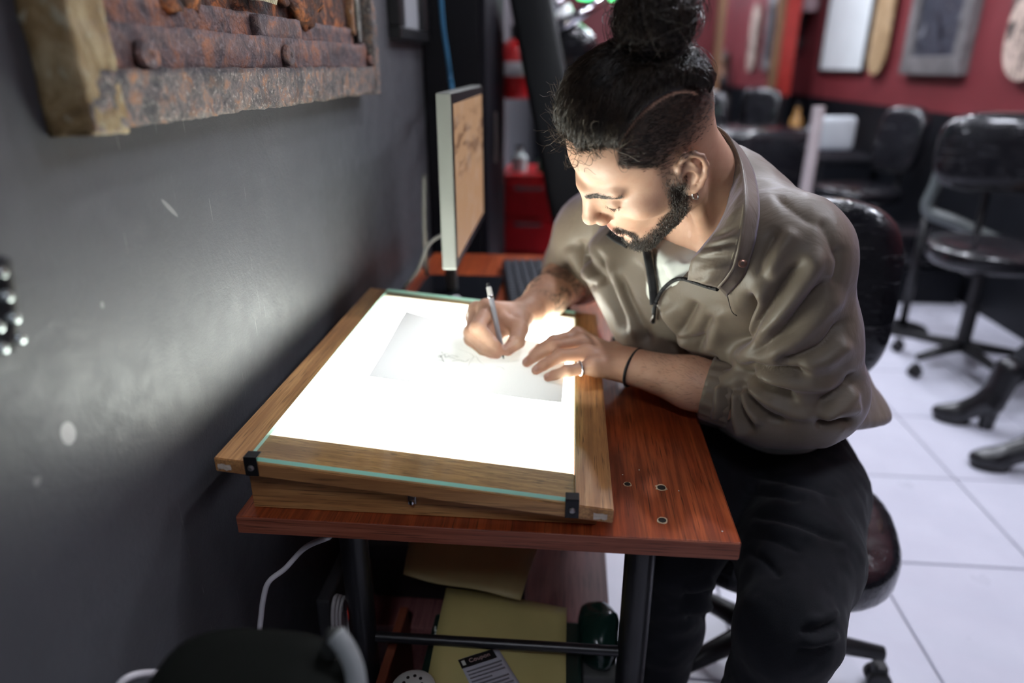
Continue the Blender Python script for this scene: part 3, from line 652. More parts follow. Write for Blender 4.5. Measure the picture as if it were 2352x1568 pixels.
# green neon-lit lamp
gl_ = thing('green_lamp', pix(1380, -6, 2.9), 'lamp glowing bright green at the top of the frame', 'lamp')
gp_ = pix(1384, -6, 2.9); obj('shade', lathe(B(), [(.0, .05), (.06, .045), (.11, .0), (.105, -.005), (.0, .02)], gp_, n=24), glow('green_glow', (.02, 1.0, .25), 3.0), gl_, 'auto'); obj('cord', tube(B(), [gp_ + [0, 0, .05], [gp_[0], gp_[1], CZ - .001]], .004, 6), MAT_BLACK_METAL, gl_)
lm = pix(1282, 28, 2.8); dl = thing('dome_lamp', lm, 'white dome lamp head between the chrome tubes', 'lamp'); obj('dome', lathe(B(), [(.0, .04), (.05, .03), (.075, -.02), (.07, -.022), (0, .02)], lm, n=20), plain('dome_white', (.7, .72, .7), .35), dl, 'auto'); obj('arm', tube(B(), [lm + [0, 0, .03], [lm[0] + .0, lm[1] + .1, lm[2] + .5], [lm[0], lm[1] + .1, CZ - .001]], .010, 8), MAT_BLACK_METAL, dl)

# ================================================================== ON THE DESK: MONITOR, KEYBOARD, CABLE
n0 = pix(1035, 620, 1.36); ny = n0[1]; zb0 = n0[2]; zt0 = ony(1006, 213, ny)[2]; fxr = ony(1108, 350, 1.80)[0]
mo = thing('monitor', (.15, 1.62, DZ), 'flat monitor seen from its edge with an orange-brown page on screen', 'monitor')
xA, xB = pix(1048, 620, 1.36)[0], fxr
ma = math.atan2(xB - xA, 1.80 - ny); mR = Matrix.Rotation(-ma, 3, 'Z'); mc = np.array([(xA + xB) / 2 - .014, (ny + 1.80) / 2, (zb0 + zt0) / 2]); ml = math.hypot(xB - xA, 1.80 - ny); mh = zt0 - zb0
b = B(); box(b, mc, (.028, ml, mh), mR, .003); obj('casing', b, plain('monitor_grey', (.26, .27, .245), .4), mo)
fo = np.array([math.cos(ma), -math.sin(ma), 0]) 
b = B(); box(b, mc + fo * .0148, (.0016, ml - .004, mh - .004), mR, .0004); obj('bezel', b, plain('bezel_black', (.012, .012, .014), .3), mo)
t = NT('screen_page'); tc = t.n('ShaderNodeTexCoord'); sp = t.n('ShaderNodeSeparateXYZ'); t.l(tc.outputs['Generated'], sp.inputs[0])
ln = t.n('ShaderNodeTexWave', wave_type='BANDS', bands_direction='Z'); ln.inputs['Scale'].default_value = 9; t.l(tc.outputs['Generated'], ln.inputs[0])
nz = t.noise(t.coord((1, 3, 11), 'Generated'), 1.3, 2, .5); ms = t.math('MULTIPLY', t.ramp(nz, [(.48, 0.0), (.60, 1.0)]), t.ramp(sp.outputs[2], [(.45, 0.0), (.60, .8), (.85, .8), (.95, 0.0)]))
cl = t.mix(ms, (.42, .245, .135), (.17, .085, .045)); cl = t.mix(t.ramp(t.noise(t.coord((1, 2, 2), 'Generated'), 3, 2), [(.5, 0.0), (.7, .35)]), cl, (.50, .36, .28))
t.set(col=(.02, .02, .02), rough=.25, emit=cl, emits=.85)
b = B(); box(b, mc + fo * .0160, (.0010, ml - .036, mh - .040), mR); obj('screen', b, t.m, mo)
b = B(); box(b, mc - fo * .024, (.020, ml * .5, mh * .55), mR, .006); obj('rear_housing', b, plain('rear_grey', (.10, .10, .10), .5), mo)
sb = np.array([.150, 1.66, DZ]); obj('stand_neck', tube(B(), [mc - fo * .04 + [0, 0, -.03], mc - fo * .055 + [0, .08, -.12], sb + [-.02, 0, .02]], .016, 10), plain('neck_grey', (.16, .16, .15), .4), mo, True)
obj('stand_base', bx(B(), .040, .250, 1.53, 1.80, DZ + .0005, DZ + .014, .005), plain('base_black', (.010, .011, .014), .12), mo)
obj('base_highlight', lathe(B(), [(0, .003), (.010, .0025), (.012, 0)], (.15, 1.60, DZ + .0138), n=16), plain('base_glint', (.6, .6, .65), .2), mo, 'auto')  # added pale disc, painted as the round highlight on the black base
tag(obj('monitor_cable', tube(B(), spline([mc - fo * .035 + [0, -.02, -.14], pix(985, 560, 1.55), pix(960, 620, 1.55), pix(925, 668, 1.55), [.03, 1.50, DZ + .006]], 6), .0045, 8), plain('grey_cable', (.16, .155, .15), .5), None, True), 'grey cable drooping from the back of the monitor', 'cable')
tag(obj('pale_cable', tube(B(), spline([pix(975, 400, 1.62), pix(974, 480, 1.62), pix(976, 560, 1.62), pix(980, 630, 1.66)], 6), .006, 8), plain('pale_cable', (.26, .25, .23), .5), None, True), 'pale upright cable between monitor and wall', 'cable')
# keyboard
K0, K1 = onz(1150, 690, DZ + .02), onz(1225, 602, DZ + .02)
kc = np.array([.335, 1.72, DZ + .011]); kang = math.radians(8); kR = Matrix.Rotation(kang, 3, 'Z')
kb = thing('keyboard', (kc[0], kc[1], DZ), 'dark grey computer keyboard behind the drawing hand', 'keyboard')
b = B(); box(b, kc, (.145, .43, .020), kR, .004); obj('case', b, plain('kb_case', (.030, .036, .045), .5), kb)
key = None; MAT_KEY = plain('kb_key', (.035, .040, .050), .45)
for r_ in range(6):
    for c_ in range(17):
        lx, ly = -.058 + r_ * .0225, -.196 + c_ * .0245
        p = kR @ Vector((lx, ly, 0)) + Vector(kc)
        if key is None: o = obj('key', box(B(), (0, 0, 0), (.0195, .0215, .008), None, .002, 1), MAT_KEY, kb); key = o.data; key.transform(Matrix.Translation(wloc(kb)))
        else: o = bpy.data.objects.new('key', key); COL.objects.link(o); o.parent = kb
        o.location = p + Vector((0, 0, .0135)) - Vector((kc[0], kc[1], DZ)); o.rotation_euler = (0, 0, kang)
ph_ = onz(1425, 788, DZ + .004); ph = thing('phone', (ph_[0], ph_[1], DZ), 'dark blue phone lying on the desk beside the light box', 'phone')
b = B(); box(b, (ph_[0] + .02, ph_[1], DZ + .0048), (.075, .06, .0086), None, .003); obj('case', b, plain('phone_blue', (.015, .022, .035), .3), ph); b = B(); box(b, (ph_[0] + .02, ph_[1], DZ + .0094), (.068, .054, .0006), None); obj('screen', b, plain('phone_glass', (.01, .01, .012), .06), ph)

# ================================================================== RUSTED RELIEF PICTURE ON THE LEFT WALL
from mathutils import noise as mnoise
PXF = -.002                                        # front plane of its frame
py0, py1, pz0, pz1 = .606, onx(872, 214, PXF)[1], 1.2445, 1.95
rel = thing('rusted_relief', (WX, (py0 + py1) / 2, pz0), 'corroded rusty metal relief in a heavy flaking frame high on the dark wall', 'relief')
def rust(name, a, b, c, rough=.7, sc=1.0, metal=.0, flake=True, pale=(.42, .38, .36), pamt=.5):
    t = NT(name); v = t.coord()
    n1 = t.noise(v, 26 * sc, 6, .68, .6); n2 = t.noise(v, 95 * sc, 5, .7, .3); n3 = t.noise(v, 9 * sc, 4, .6, .8)
    col = t.ramp(n1, [(.34, a), (.50, b), (.66, c)]); col = t.mix(t.ramp(n3, [(.40, .75), (.58, 0.0)]), col, a)
    if flake: col = t.mix(t.math('MULTIPLY', t.ramp(n2, [(.56, 0.0), (.64, 1.0)]), pamt), col, pale)
    t.set(col=col, rough=t.ramp(n2, [(.3, rough - .2), (.7, rough + .15)]), metal=metal, spec=.4)
    t.bump(t.math('ADD', n1, t.math('MULTIPLY', n2, .7)), 1.0, .006); return t.m
R_PLATE = rust('rust_plate', (.020, .014, .015), (.12, .040, .018), (.60, .185, .042), .7, 1.3, pamt=.18)
R_FRAME = rust('rust_frame', (.045, .042, .045), (.19, .155, .145), (.42, .19, .085), .55, 1.9, pale=(.62, .56, .50), pamt=.55)
R_LEDGE = rust('rust_ledge', (.055, .042, .048), (.19, .115, .105), (.40, .15, .065), .6, 1.2, pale=(.42, .36, .38), pamt=.4)
R_SIDE = rust('rust_side', (.10, .065, .028), (.22, .145, .060), (.38, .30, .17), .6, .5, pale=(.42, .42, .32), pamt=.5)
def rough_box(x0, x1, y0, y1, z0, z1, step=.008, amp=.003, sc=30, seed=0.0, fade=None):
    """box with a broken, displaced surface"""
    nx, ny, nz = [max(1, int(round((b_ - a_) / step))) for a_, b_ in ((x0, x1), (y0, y1), (z0, z1))]
    b = bmesh.new(); bmesh.ops.create_cube(b, size=1.0)
    bmesh.ops.scale(b, vec=(x1 - x0, y1 - y0, z1 - z0), verts=b.verts); bmesh.ops.translate(b, vec=((x0 + x1) / 2, (y0 + y1) / 2, (z0 + z1) / 2), verts=b.verts)
    for ax, n_ in ((0, nx), (1, ny), (2, nz)):
        lo = (x0, y0, z0)[ax]; hi = (x1, y1, z1)[ax]
        for k in range(1, n_):
            co = [0, 0, 0]; co[ax] = lo + (hi - lo) * k / n_; no = [0, 0, 0]; no[ax] = 1
            bmesh.ops.bisect_plane(b, geom=b.verts[:] + b.edges[:] + b.faces[:], plane_co=co, plane_no=no)
    for v_ in b.verts:
        q = v_.co * sc + Vector((seed, seed * 2, 0)); nv = mnoise.noise_vector(q) * amp + mnoise.noise_vector(q * 3.1) * amp * .5
        if v_.co.x < x0 + 1e-4: nv.x = 0
        v_.co += nv
    return b
rh = .052                                          # rail height
obj('back_plate', rough_box(WX + .001, WX + .011, py0 + .02, py1 - .02, pz0 + .02, pz1, .012, .005, 24, 3.0), R_PLATE, rel, True)
obj('bottom_rail', rough_box(WX + .001, PXF, py0, py1, pz0, pz0 + rh, .007, .0032, 42, 1.0), R_FRAME, rel, True)
obj('near_rail', rough_box(WX + .001, PXF, py0 - .004, py0 + .050, pz0 - .004, pz1, .008, .0030, 36, 5.0), R_SIDE, rel, True)
obj('far_rail', rough_box(WX + .001, PXF + .002, py1 - .030, py1 + .004, pz0 - .002, pz1, .008, .0025, 40, 8.0), R_FRAME, rel, True)
# stepped ledges above the bottom rail
obj('lower_ledge', rough_box(WX + .001, PXF - .012, py0 + .05, py1 - .035, pz0 + rh - .004, pz0 + rh + .042, .009, .0018, 30, 11.0), R_LEDGE, rel, True)
obj('upper_ledge', rough_box(WX + .001, PXF - .026, py0 + .05, py1 - .080, pz0 + rh + .036, pz0 + rh + .072, .009, .0018, 30, 14.0), R_LEDGE, rel, True)
yc_ = onx(650, 120, PXF - .018)[1]
obj('bracket', rough_box(WX + .001, PXF - .014, yc_ - .085, yc_ + .075, pz0 + rh + .002, pz0 + rh + .070, .009, .0022, 34, 17.0), R_LEDGE, rel, True)
for px_, py_, r_ in ((328, 128, .016), (655, 128, .015), (846, 140, .012)):
    p = onx(px_, py_, PXF - .012)
    bo = obj('boss', lathe(B(), [(r_ * .55, -.020), (r_ * .55, 0), (r_, .002), (r_ * 1.05, .006), (r_ * .85, .010), (r_ * .3, .011), (0, .008)], p, (1, -.1, .1), 18), R_LEDGE, rel, 'auto')
# threaded rod in a slot beside the far rail
yr = onx(825, 70, PXF - .02)[1]; zr0 = onx(828, 98, PXF - .02)[2]
obj('slot', bx(B(), WX + .001, PXF - .030, py1 - .072, py1 - .030, zr0 - .02, pz1), plain('slot_dark', (.012, .010, .010), .7), rel)
prof = []; z_ = 0.0
while z_ < pz1 - zr0 - .01:
    prof += [(.0065, z_), (.0082, z_ + .0022), (.0065, z_ + .0044)]; z_ += .0044
rod = obj('threaded_rod', lathe(B(), prof, (PXF - .022, yr, zr0), n=16), plain('rod_steel', (.20, .19, .18), .4, .7, var=.3, vscale=60), rel, 'auto')
obj('rod_nut', box(B(), (PXF - .022, yr, zr0 - .008), (.020, .022, .016), None, .002), R_LEDGE, rod)
obj('slot_strip', rough_box(WX + .001, PXF - .020, py1 - .092, py1 - .076, pz0 + rh + .06, pz1, .008, .0016, 40, 21.0), rust('rust_strip', (.10, .045, .02), (.24, .11, .045), (.36, .20, .10), .6), rel, True)
# torn lumps of corroded sculpture over the plate
rs = random.Random(5)
for k in range(16):
    y_ = rs.uniform(py0 + .10, py1 - .13); z_ = pz0 + rh + rs.uniform(.085, .30); r_ = rs.uniform(.022, .055)
    V, F = superell((WX + .012, y_, z_), (r_ * .45, r_, r_ * rs.uniform(.7, 1.3)), 1, 1, np.eye(3), 18, 12)
    V = V + np.array([list(mnoise.noise_vector(Vector(q) * 42) * .016 + mnoise.noise_vector(Vector(q) * 110) * .005) for q in V]); V[:, 0] = np.maximum(V[:, 0], WX + .002)
    npmesh('corroded_lump', V, F, R_PLATE, rel, True)
# ribbed feather-like coil near the top
cy = onx(608, 8, PXF - .01); b = B()
for k in range(15):
    a = -1.0 + k * .14; c_ = cy + np.array([0, (k - 7) * .006, .012 + .004 * math.cos(a)]); tube(b, [c_ + np.array([-.012, -.004, .020]), c_ + np.array([.004, 0, .004]), c_ + np.array([-.004, .006, -.012])], [.0028, .0034, .0016], 7)
obj('ribbed_coil', b, plain('coil_pale', (.40, .35, .26), .45, .3, var=.4, vscale=90), rel, True)

# ------------------------------------------------------------------ studded strap at the left edge
sp_ = [onx(-8, 590, WX + .012), onx(6, 660, WX + .012), onx(14, 740, WX + .012), onx(4, 800, WX + .012)]
st = thing('studded_strap', sp_[1], 'black studded strap hanging on the dark wall at the left edge', 'strap')
obj('strap', tube(B(), spline(sp_, 6), .009, 10), plain('strap_black', (.008, .008, .009), .5), st, True)
for px_, py_ in ((2, 625), (16, 680), (32, 730), (44, 778), (4, 800), (-6, 750)):
    p = onx(px_, py_, WX + .020); obj('stud', lathe(B(), [(.0045, -.012), (.0055, 0), (.0040, .003), (0, .004)], p, (1, 0, 0), 14), plain('stud_grey', (.42, .46, .46), .25, .8), st, 'auto')

# ================================================================== UNDER THE DESK
MAT_PLUM = wood('plum_laminate', (.16, .060, .058), (.26, .105, .10), (.30, .13, .125), 'y', 1.0, .35)
ch_ = thing('low_cabinet', (.27, 1.36, 0), 'low reddish wooden cabinet under the desk', 'cabinet')
obj('body', bx(B(), .020, .525, 1.00, 1.75, .02, .285, .003), MAT_PLUM, ch_); obj('top', bx(B(), .012, .528, .985, 1.76, .285, .305, .003), MAT_PLUM, ch_)
for k in range(2): dd = obj('door', bx(B(), .028 + k * .25, .272 + k * .25, .988, 1.0, .03, .28, .002), MAT_PLUM, ch_); obj('door_knob', lathe(B(), [(.004, 0), (.004, .012), (.010, .018), (0, .024)], (.25 + k * .05, .988, .18), (0, -1, 0), 14), MAT_STEEL, dd, 'auto')
# folders
def sheet(name, corners, m_, label, cat, bend=.006, thick=.0016, parent=None, seed=1.0, n_=10):
    c = [np.asarray(p, float) for p in corners]; rows = []
    nn_ = _nrmv(np.cross(c[1] - c[0], c[3] - c[0])); nn_ = nn_ if nn_[2] > 0 else -nn_
    for i in range(n_ + 1):
        u = i / n_; row = []
        for j in range(n_ + 1):
            s = j / n_; p = (c[0] * (1 - s) + c[1] * s) * (1 - u) + (c[3] * (1 - s) + c[2] * s) * u
            row.append(p + nn_ * (bend * math.sin(math.pi * u) + bend * .7 * math.sin(3.1 * s + 2 * u + seed) + bend * .5 * math.sin(9 * s * u + seed)))
        rows.append(row)
    V, F = loft(np.array(rows)); o = npmesh(name, V, F, m_, parent, True); solid(o, thick, -1)
    if label: tag(o, label, cat)
    return o
MAT_YELLOW = plain('yellow_folder', (.48, .41, .16), .42, var=.15, bump=.1, bscale=40); MAT_KHAKI = plain('khaki_folder', (.46, .38, .17), .5, var=.15)
yf = sheet('yellow_folder', [onz(1026, 1356, .42), onz(1301, 1396, .41), onz(1299, 1640, .37), onz(968, 1640, .37)], MAT_YELLOW, 'creased yellow folder lying under the desk crossbar', 'folder', .008)
kf = sheet('khaki_folder', [onz(955, 1180, .47), onz(1245, 1225, .46), onz(1196, 1379, .445), onz(926, 1318, .455)], MAT_KHAKI, 'khaki folder behind the yellow one under the desk', 'folder', .005, seed=2.2)
# dark boxes the folders lie on
MAT_GREENBOX = plain('dark_green_box', (.010, .030, .022), .35, var=.3)
bxs = thing('dark_box', (.20, 1.12, .305), 'black cardboard box under the khaki folder', 'box'); obj('carton', bx(B(), .055, .36, 1.06, 1.42, .3055, .432, .004), plain('black_card', (.010, .009, .010), .55), bxs); obj('lid', bx(B(), .05, .365, 1.055, 1.425, .402, .4345, .003), plain('black_lid', (.013, .012, .013), .5), bxs)
pk = thing('green_package', (.22, .92, 0), 'dark green package with white lettering under the yellow folder', 'package')
obj('pack', bx(B(), .200, .470, .80, .975, .0, .355, .006), MAT_GREENBOX, pk)
MAT_LETTER = plain('white_letter', (.65, .68, .62), .6)
def word(txt, loc, size, rot, parent, m_=None, ext=.0004):
    cu = bpy.data.curves.new('t', 'FONT'); cu.body = txt; cu.size = size; cu.extrude = ext; cu.align_x = 'CENTER'; cu.align_y = 'CENTER'
    o = bpy.data.objects.new('t', cu); COL.objects.link(o); dg = bpy.context.evaluated_depsgraph_get(); me = bpy.data.meshes.new_from_object(o.evaluated_get(dg)); bpy.data.objects.remove(o); bpy.data.curves.remove(cu)
    me.transform(Matrix.Translation(Vector([float(c) for c in loc])) @ rot.to_4x4()); me.materials.clear(); return link('lettering', me, m_ or MAT_LETTER, parent)
word('TTAPE', (.222, .90, .3556), .030, Matrix.Rotation(math.radians(98), 3, 'Z'), pk)
gk = thing('green_pouch', (.49, 1.03, 0), 'glossy dark green pouch beside the yellow folder', 'pouch')
V, F = superell(onz(1345, 1475, .345) + np.array([.022, .02, .004]), (.036, .060, .040), .7, .8, np.eye(3), 28, 18); V = V + np.array([list(mnoise.noise_vector(Vector(q) * 26) * .010) for q in V]); npmesh('pouch', V, F, plain('pouch_green', (.008, .032, .024), .22, bump=.4, bscale=40), gk, True)
ps = onz(1345, 1475, .345); obj('pouch_stand', bx(B(), .474, .535, .90, .982, 0, .304, .004), plain('stand_card', (.10, .10, .095), .6), gk)
# flyer
fl = sheet('flyer', [onz(1052, 1517, .405), onz(1143, 1487, .405), onz(1215, 1605, .398), onz(1110, 1640, .398)], plain('flyer_paper', (.50, .50, .55), .55, var=.03), 'white flyer with a black header lying on the yellow folder', 'flyer', .0015, .0006)
fa, fb, fc, fd = [onz(x, y, .408) for x, y in ((1052, 1517), (1143, 1487), (1215, 1605), (1110, 1640))]
def fpt(u, v_, h=.0): p = (fa * (1 - u) + fb * u) * (1 - v_) + (fd * (1 - u) + fc * u) * v_; return p + np.array([0, 0, h])
prism_ = B(); prism(prism_, [fpt(0, 0, .001), fpt(.86, 0, .001), fpt(.86, .17, .001), fpt(0, .17, .001)], (0, 0, .0005)); obj('header', prism_, plain('header_black', (.012, .012, .012), .5), fl)
hd3 = fpt(.48, .085, .0022); ex = _nrmv(fb - fa); fr3 = Matrix(((ex[0], -ex[1], 0), (ex[1], ex[0], 0), (0, 0, 1))); word('Coupon', hd3, .011, fr3, fl, plain('header_red', (.45, .32, .30), .6))
b = B(); prism(b, [fpt(.05, .04, .0017), fpt(.13, .04, .0017), fpt(.13, .13, .0017), fpt(.05, .13, .0017)], (0, 0, .0003)); obj('header_mark', b, MAT_LETTER, fl)
for k in range(11):
    v_ = .24 + k * .065; w1 = (.92, .88, .90, .55, .9, .86, .92, .6, .9, .88, .5)[k]; b = B(); prism(b, [fpt(.07, v_, .0012), fpt(w1, v_, .0012), fpt(w1, v_ + .022, .0012), fpt(.07, v_ + .022, .0012)], (0, 0, .0003)); obj('text_line', b, plain('print_grey', (.20, .20, .22), .6), fl)
# round white power socket in front
so = onz(950, 1592, .40); ws = thing('round_socket', (so[0], so[1], .36), 'round white dome with small dark holes at the bottom edge', 'socket')
obj('dome', lathe(B(), [(.036, -.30), (.036, 0), (.034, .012), (.024, .020), (0, .022)], so, n=30), plain('socket_white', (.70, .72, .66), .35), ws, 'auto')
for k in range(9):
    a = k * 2 * math.pi / 8; r_ = .014 if k < 8 else 0; obj('hole', lathe(B(), [(.0026, -.001), (.0026, .0012), (0, .0012)], so + np.array([r_ * math.cos(a), r_ * math.sin(a), .0205]), n=10), MAT_HOLE, ws)
tag(obj('wooden_strip', bx(B(), .132, .148, .78, .98, .0, .36, .002), plain('strip_red', (.22, .06, .03), .5)), 'reddish wooden strip standing left of the yellow folder', 'strip')
# white power cable on the wall, plug ring and red pilot light
wc = [onz(756, 1232, DZ - .030), onx(700, 1258, .05), onx(655, 1305, .02), onx(618, 1335, .00), onx(605, 1375, -.01), onx(598, 1430, -.02), onx(592, 1482, -.025), onx(570, 1505, -.03), onx(530, 1530, -.03), onx(500, 1560, -.03), onx(470, 1640, -.03)]
tag(obj('white_cable', tube(B(), spline(wc, 8), .0042, 8), MAT_CABLE_WHITE, None, True), 'white power cable looping down the dark wall from under the desk', 'cable')
wl = [onx(255, 1600, -.03), onx(290, 1558, -.02), onx(345, 1545, -.01), onx(400, 1552, -.01), onx(440, 1590, -.03)]
tag(obj('loop_cable', tube(B(), spline(wl, 8), .0040, 8), MAT_CABLE_WHITE, None, True), 'white cable loop at the lower left edge of the wall', 'cable')
pl = thing('power_strip', onx(755, 1440, .06), 'grey power strip with coiled cord and a red pilot light under the desk', 'power strip')
pc_ = onx(752, 1425, .05); obj('body', bx(B(), pc_[0] - .012, pc_[0] + .012, pc_[1] - .01, pc_[1] + .15, pc_[2] - .09, pc_[2] + .05, .004), plain('strip_dark', (.02, .02, .022), .5), pl)
for k in range(3):
    a_ = [(pc_ + np.array([.018 + .004 * k, .004 * k + .022 * math.cos(q), .0 + (.050 - .006 * k) * math.sin(q)])) for q in np.linspace(0, 2 * math.pi, 25)]; obj('cord_coil', tube(B(), a_, .0036, 7), plain('cord_grey', (.34, .32, .32), .5), pl, True)
pr_ = onx(782, 1417, pc_[0] + .014); obj('pilot_light', box(B(), pr_, (.004, .006, .020), None, .001), glow('red_pilot', (1, .04, .02), 2.5), pl)
# foreground, out of focus: dark bag with a pale strap edge
fbp = pix(600, 1640, .60)
fg = thing('dark_bag', fbp - [0, 0, .2], 'blurred dark green bag with a pale piped edge close to the camera', 'bag')
V, F = superell(pix(590, 1660, .62), (.095, .06, .075), .55, .7, np.eye(3), 36, 24); npmesh('bag_body', V, F, plain('bag_green', (.004, .005, .0035), .7, 0, .12, bump=.3, bscale=80), fg, True)
obj('piping', tube(B(), spline([pix(770, 1455, .60), pix(795, 1490, .60), pix(815, 1540, .60), pix(822, 1620, .60)], 6), .009, 10), plain('pale_piping', (.28, .30, .30), .5), fg, True)
obj('handle', tube(B(), spline([pix(770, 1455, .60), pix(755, 1500, .61), pix(740, 1560, .62)], 5), .008, 8), plain('bag_handle', (.02, .022, .02), .6), fg, True)
bgz = pix(590, 1660, .62); obj('bag_lower', bx(B(), bgz[0] - .085, bgz[0] + .085, bgz[1] - .05, bgz[1] + .05, 0, bgz[2] - .02, .03, 3), plain('bag_green', (.004, .005, .0035), .7, 0, .12), fg, 'auto')

# ================================================================== IMPLICIT-SURFACE MODELLER (numpy) for soft organic bodies
def _nrm(v): v = np.asarray(v, float); return v / np.linalg.norm(v)
class Fld:
    """ordered list of blended primitives; mesh() extracts the surface block by block"""
    def __init__(s): s.ops = []
    def add(s, fn, lo, hi, op='u', k=.01):
        s.ops.append((fn, np.asarray(lo, float), np.asarray(hi, float), op, k)); return s
    def cap(s, a, b, ra, rb=None, k=.01, op='u'):
        a = np.asarray(a, float); b = np.asarray(b, float); rb = ra if rb is None else rb
        d = b - a; L2 = max(d @ d, 1e-12)
        def fn(P):
            t = np.clip(((P - a) @ d) / L2, 0, 1); q = P - a - t[:, None] * d
            return np.sqrt((q * q).sum(1)) - (ra + (rb - ra) * t)
        r = max(ra, rb); return s.add(fn, np.minimum(a, b) - r, np.maximum(a, b) + r, op, k)
    def chain(s, pts, rs, k=.01, op='u'):
        for i in range(len(pts) - 1): s.cap(pts[i], pts[i + 1], rs[i], rs[i + 1], k, op)
        return s
    def ell(s, c, r, ax=None, k=.01, op='u'):
        """ellipsoid; ax = 3x3 rows = local axes in world"""
        c = np.asarray(c, float); r = np.asarray(r, float); A = np.eye(3) if ax is None else np.asarray(ax, float)
        def fn(P):
            q = (P - c) @ A.T; k0 = np.sqrt(((q / r) ** 2).sum(1)); k1 = np.sqrt(((q / (r * r)) ** 2).sum(1))
            return np.where(k0 < .2, (k0 - 1) * r.min(), k0 * (k0 - 1) / np.maximum(k1, 1e-9))
        h = np.abs(A.T) @ r; return s.add(fn, c - h, c + h, op, k)
    def rbox(s, c, h, rad, ax=None, k=.01, op='u'):
        c = np.asarray(c, float); h = np.asarray(h, float) - rad; A = np.eye(3) if ax is None else np.asarray(ax, float)
        def fn(P):
            q = np.abs((P - c) @ A.T) - h
            return np.sqrt((np.maximum(q, 0) ** 2).sum(1)) + np.minimum(q.max(1), 0) - rad
        e = np.abs(A.T) @ (h + rad); return s.add(fn, c - e, c + e, op, k)
    def plane(s, p, n, k=.01):
        """cut away everything on the n side of p"""
        p = np.asarray(p, float); n = _nrm(n)
        def fn(P): return -((P - p) @ n)
        return s.add(fn, np.full(3, -9.), np.full(3, 9.), 's', k)
    def eval(s, P, ops=None):
        D = np.full(len(P), 9.0)
        for fn, lo, hi, op, k in (s.ops if ops is None else ops):
            d = fn(P)
            if op == 'u':
                h = np.clip(.5 + .5 * (D - d) / k, 0, 1); D = D * (1 - h) + d * h - k * h * (1 - h)
            else:
                d = -d; h = np.clip(.5 - .5 * (D - d) / k, 0, 1); D = D * (1 - h) + d * h + k * h * (1 - h)
        return D
    def mesh(s, vox, smooth=2, NB=14):
        lo = np.min([o[1] for o in s.ops if o[3] == 'u'], 0) - 4 * vox; hi = np.max([o[2] for o in s.ops if o[3] == 'u'], 0) + 4 * vox
        nb = np.ceil((hi - lo) / (vox * NB)).astype(int); n = nb * NB + 1
        G = {}; R = vox * NB * .5 * 1.7321
        cells = {}
        idx = np.stack(np.meshgrid(*[np.arange(q) for q in nb], indexing='ij'), -1).reshape(-1, 3)
        cen = lo + (idx + .5) * NB * vox
        # bounding test per op
        act = np.zeros((len(cen), len(s.ops)), bool)
        for j, (fn, l, h, op, k) in enumerate(s.ops):
            g = np.maximum(np.maximum(l - cen, cen - h), 0); act[:, j] = np.sqrt((g * g).sum(1)) < R + k + 2 * vox
        hasu = (act & np.array([o[3] == 'u' for o in s.ops])).any(1)
        off = np.stack(np.meshgrid(*[np.arange(NB + 1)] * 3, indexing='ij'), -1).reshape(-1, 3)
        VV = []; QQ = []; edges_all = {}
        D3 = np.full(tuple(n), 1.0, np.float32)
        for ci in np.nonzero(hasu)[0]:
            ops = [o for o, a in zip(s.ops, act[ci]) if a]
            dc = s.eval(cen[ci][None], ops)[0]
            b0 = idx[ci] * NB
            if abs(dc) > R * 1.6 + .02:
                if dc < 0: D3[b0[0]:b0[0] + NB + 1, b0[1]:b0[1] + NB + 1, b0[2]:b0[2] + NB + 1] = -1
                continue
            P = lo + (b0 + off) * vox
            D3[b0[0]:b0[0] + NB + 1, b0[1]:b0[1] + NB + 1, b0[2]:b0[2] + NB + 1] = s.eval(P, ops).reshape(NB + 1, NB + 1, NB + 1)
        return surface_nets(D3, lo, vox, smooth)
def surface_nets(D, lo, vox, smooth=2):
    I = D < 0
    c = np.zeros(tuple(np.array(D.shape) - 1), np.int8)
    for dx in (0, 1):
        for dy in (0, 1):
            for dz in (0, 1):
                c += I[dx:D.shape[0] - 1 + dx, dy:D.shape[1] - 1 + dy, dz:D.shape[2] - 1 + dz]
    act = (c > 0) & (c < 8); ijk = np.argwhere(act); ids = -np.ones(act.shape, np.int64); ids[act] = np.arange(len(ijk))
    acc = np.zeros((len(ijk), 3)); cnt = np.zeros(len(ijk))
    cor = [(a, b, d) for a in (0, 1) for b in (0, 1) for d in (0, 1)]
    for a in cor:
        for ax in range(3):
            if a[ax]: continue
            b = list(a); b[ax] = 1
            da = D[tuple((ijk + a).T)]; db = D[tuple((ijk + b).T)]; x = (da < 0) != (db < 0)
            t = np.where(x, da / np.where(x, da - db, 1), 0)
            p = np.tile(np.array(a, float), (len(ijk), 1)); p[:, ax] = t
            acc += p * x[:, None]; cnt += x
    V = lo + (ijk + acc / np.maximum(cnt, 1)[:, None]) * vox
    F = []
    for ax in range(3):
        u, v = (ax + 1) % 3, (ax + 2) % 3
        sl0 = [slice(None)] * 3; sl1 = [slice(None)] * 3; sl0[ax] = slice(0, -1); sl1[ax] = slice(1, None)
        A = I[tuple(sl0)]; Bq = I[tuple(sl1)]; x = np.argwhere(A != Bq)
        x = x[(x[:, u] > 0) & (x[:, v] > 0) & (x[:, u] < act.shape[u]) & (x[:, v] < act.shape[v])]
        flip = A[tuple(x.T)]
        q = []
        for du, dv in ((-1, -1), (0, -1), (0, 0), (-1, 0)):
            y = x.copy(); y[:, u] += du; y[:, v] += dv; q.append(ids[tuple(y.T)])
        q = np.stack(q, 1); q[~flip] = q[~flip][:, ::-1]; F.append(q)
    F = np.concatenate(F); F = F[(F >= 0).all(1)]
    for _ in range(smooth): V = lap(V, F, .5)
    return V, F
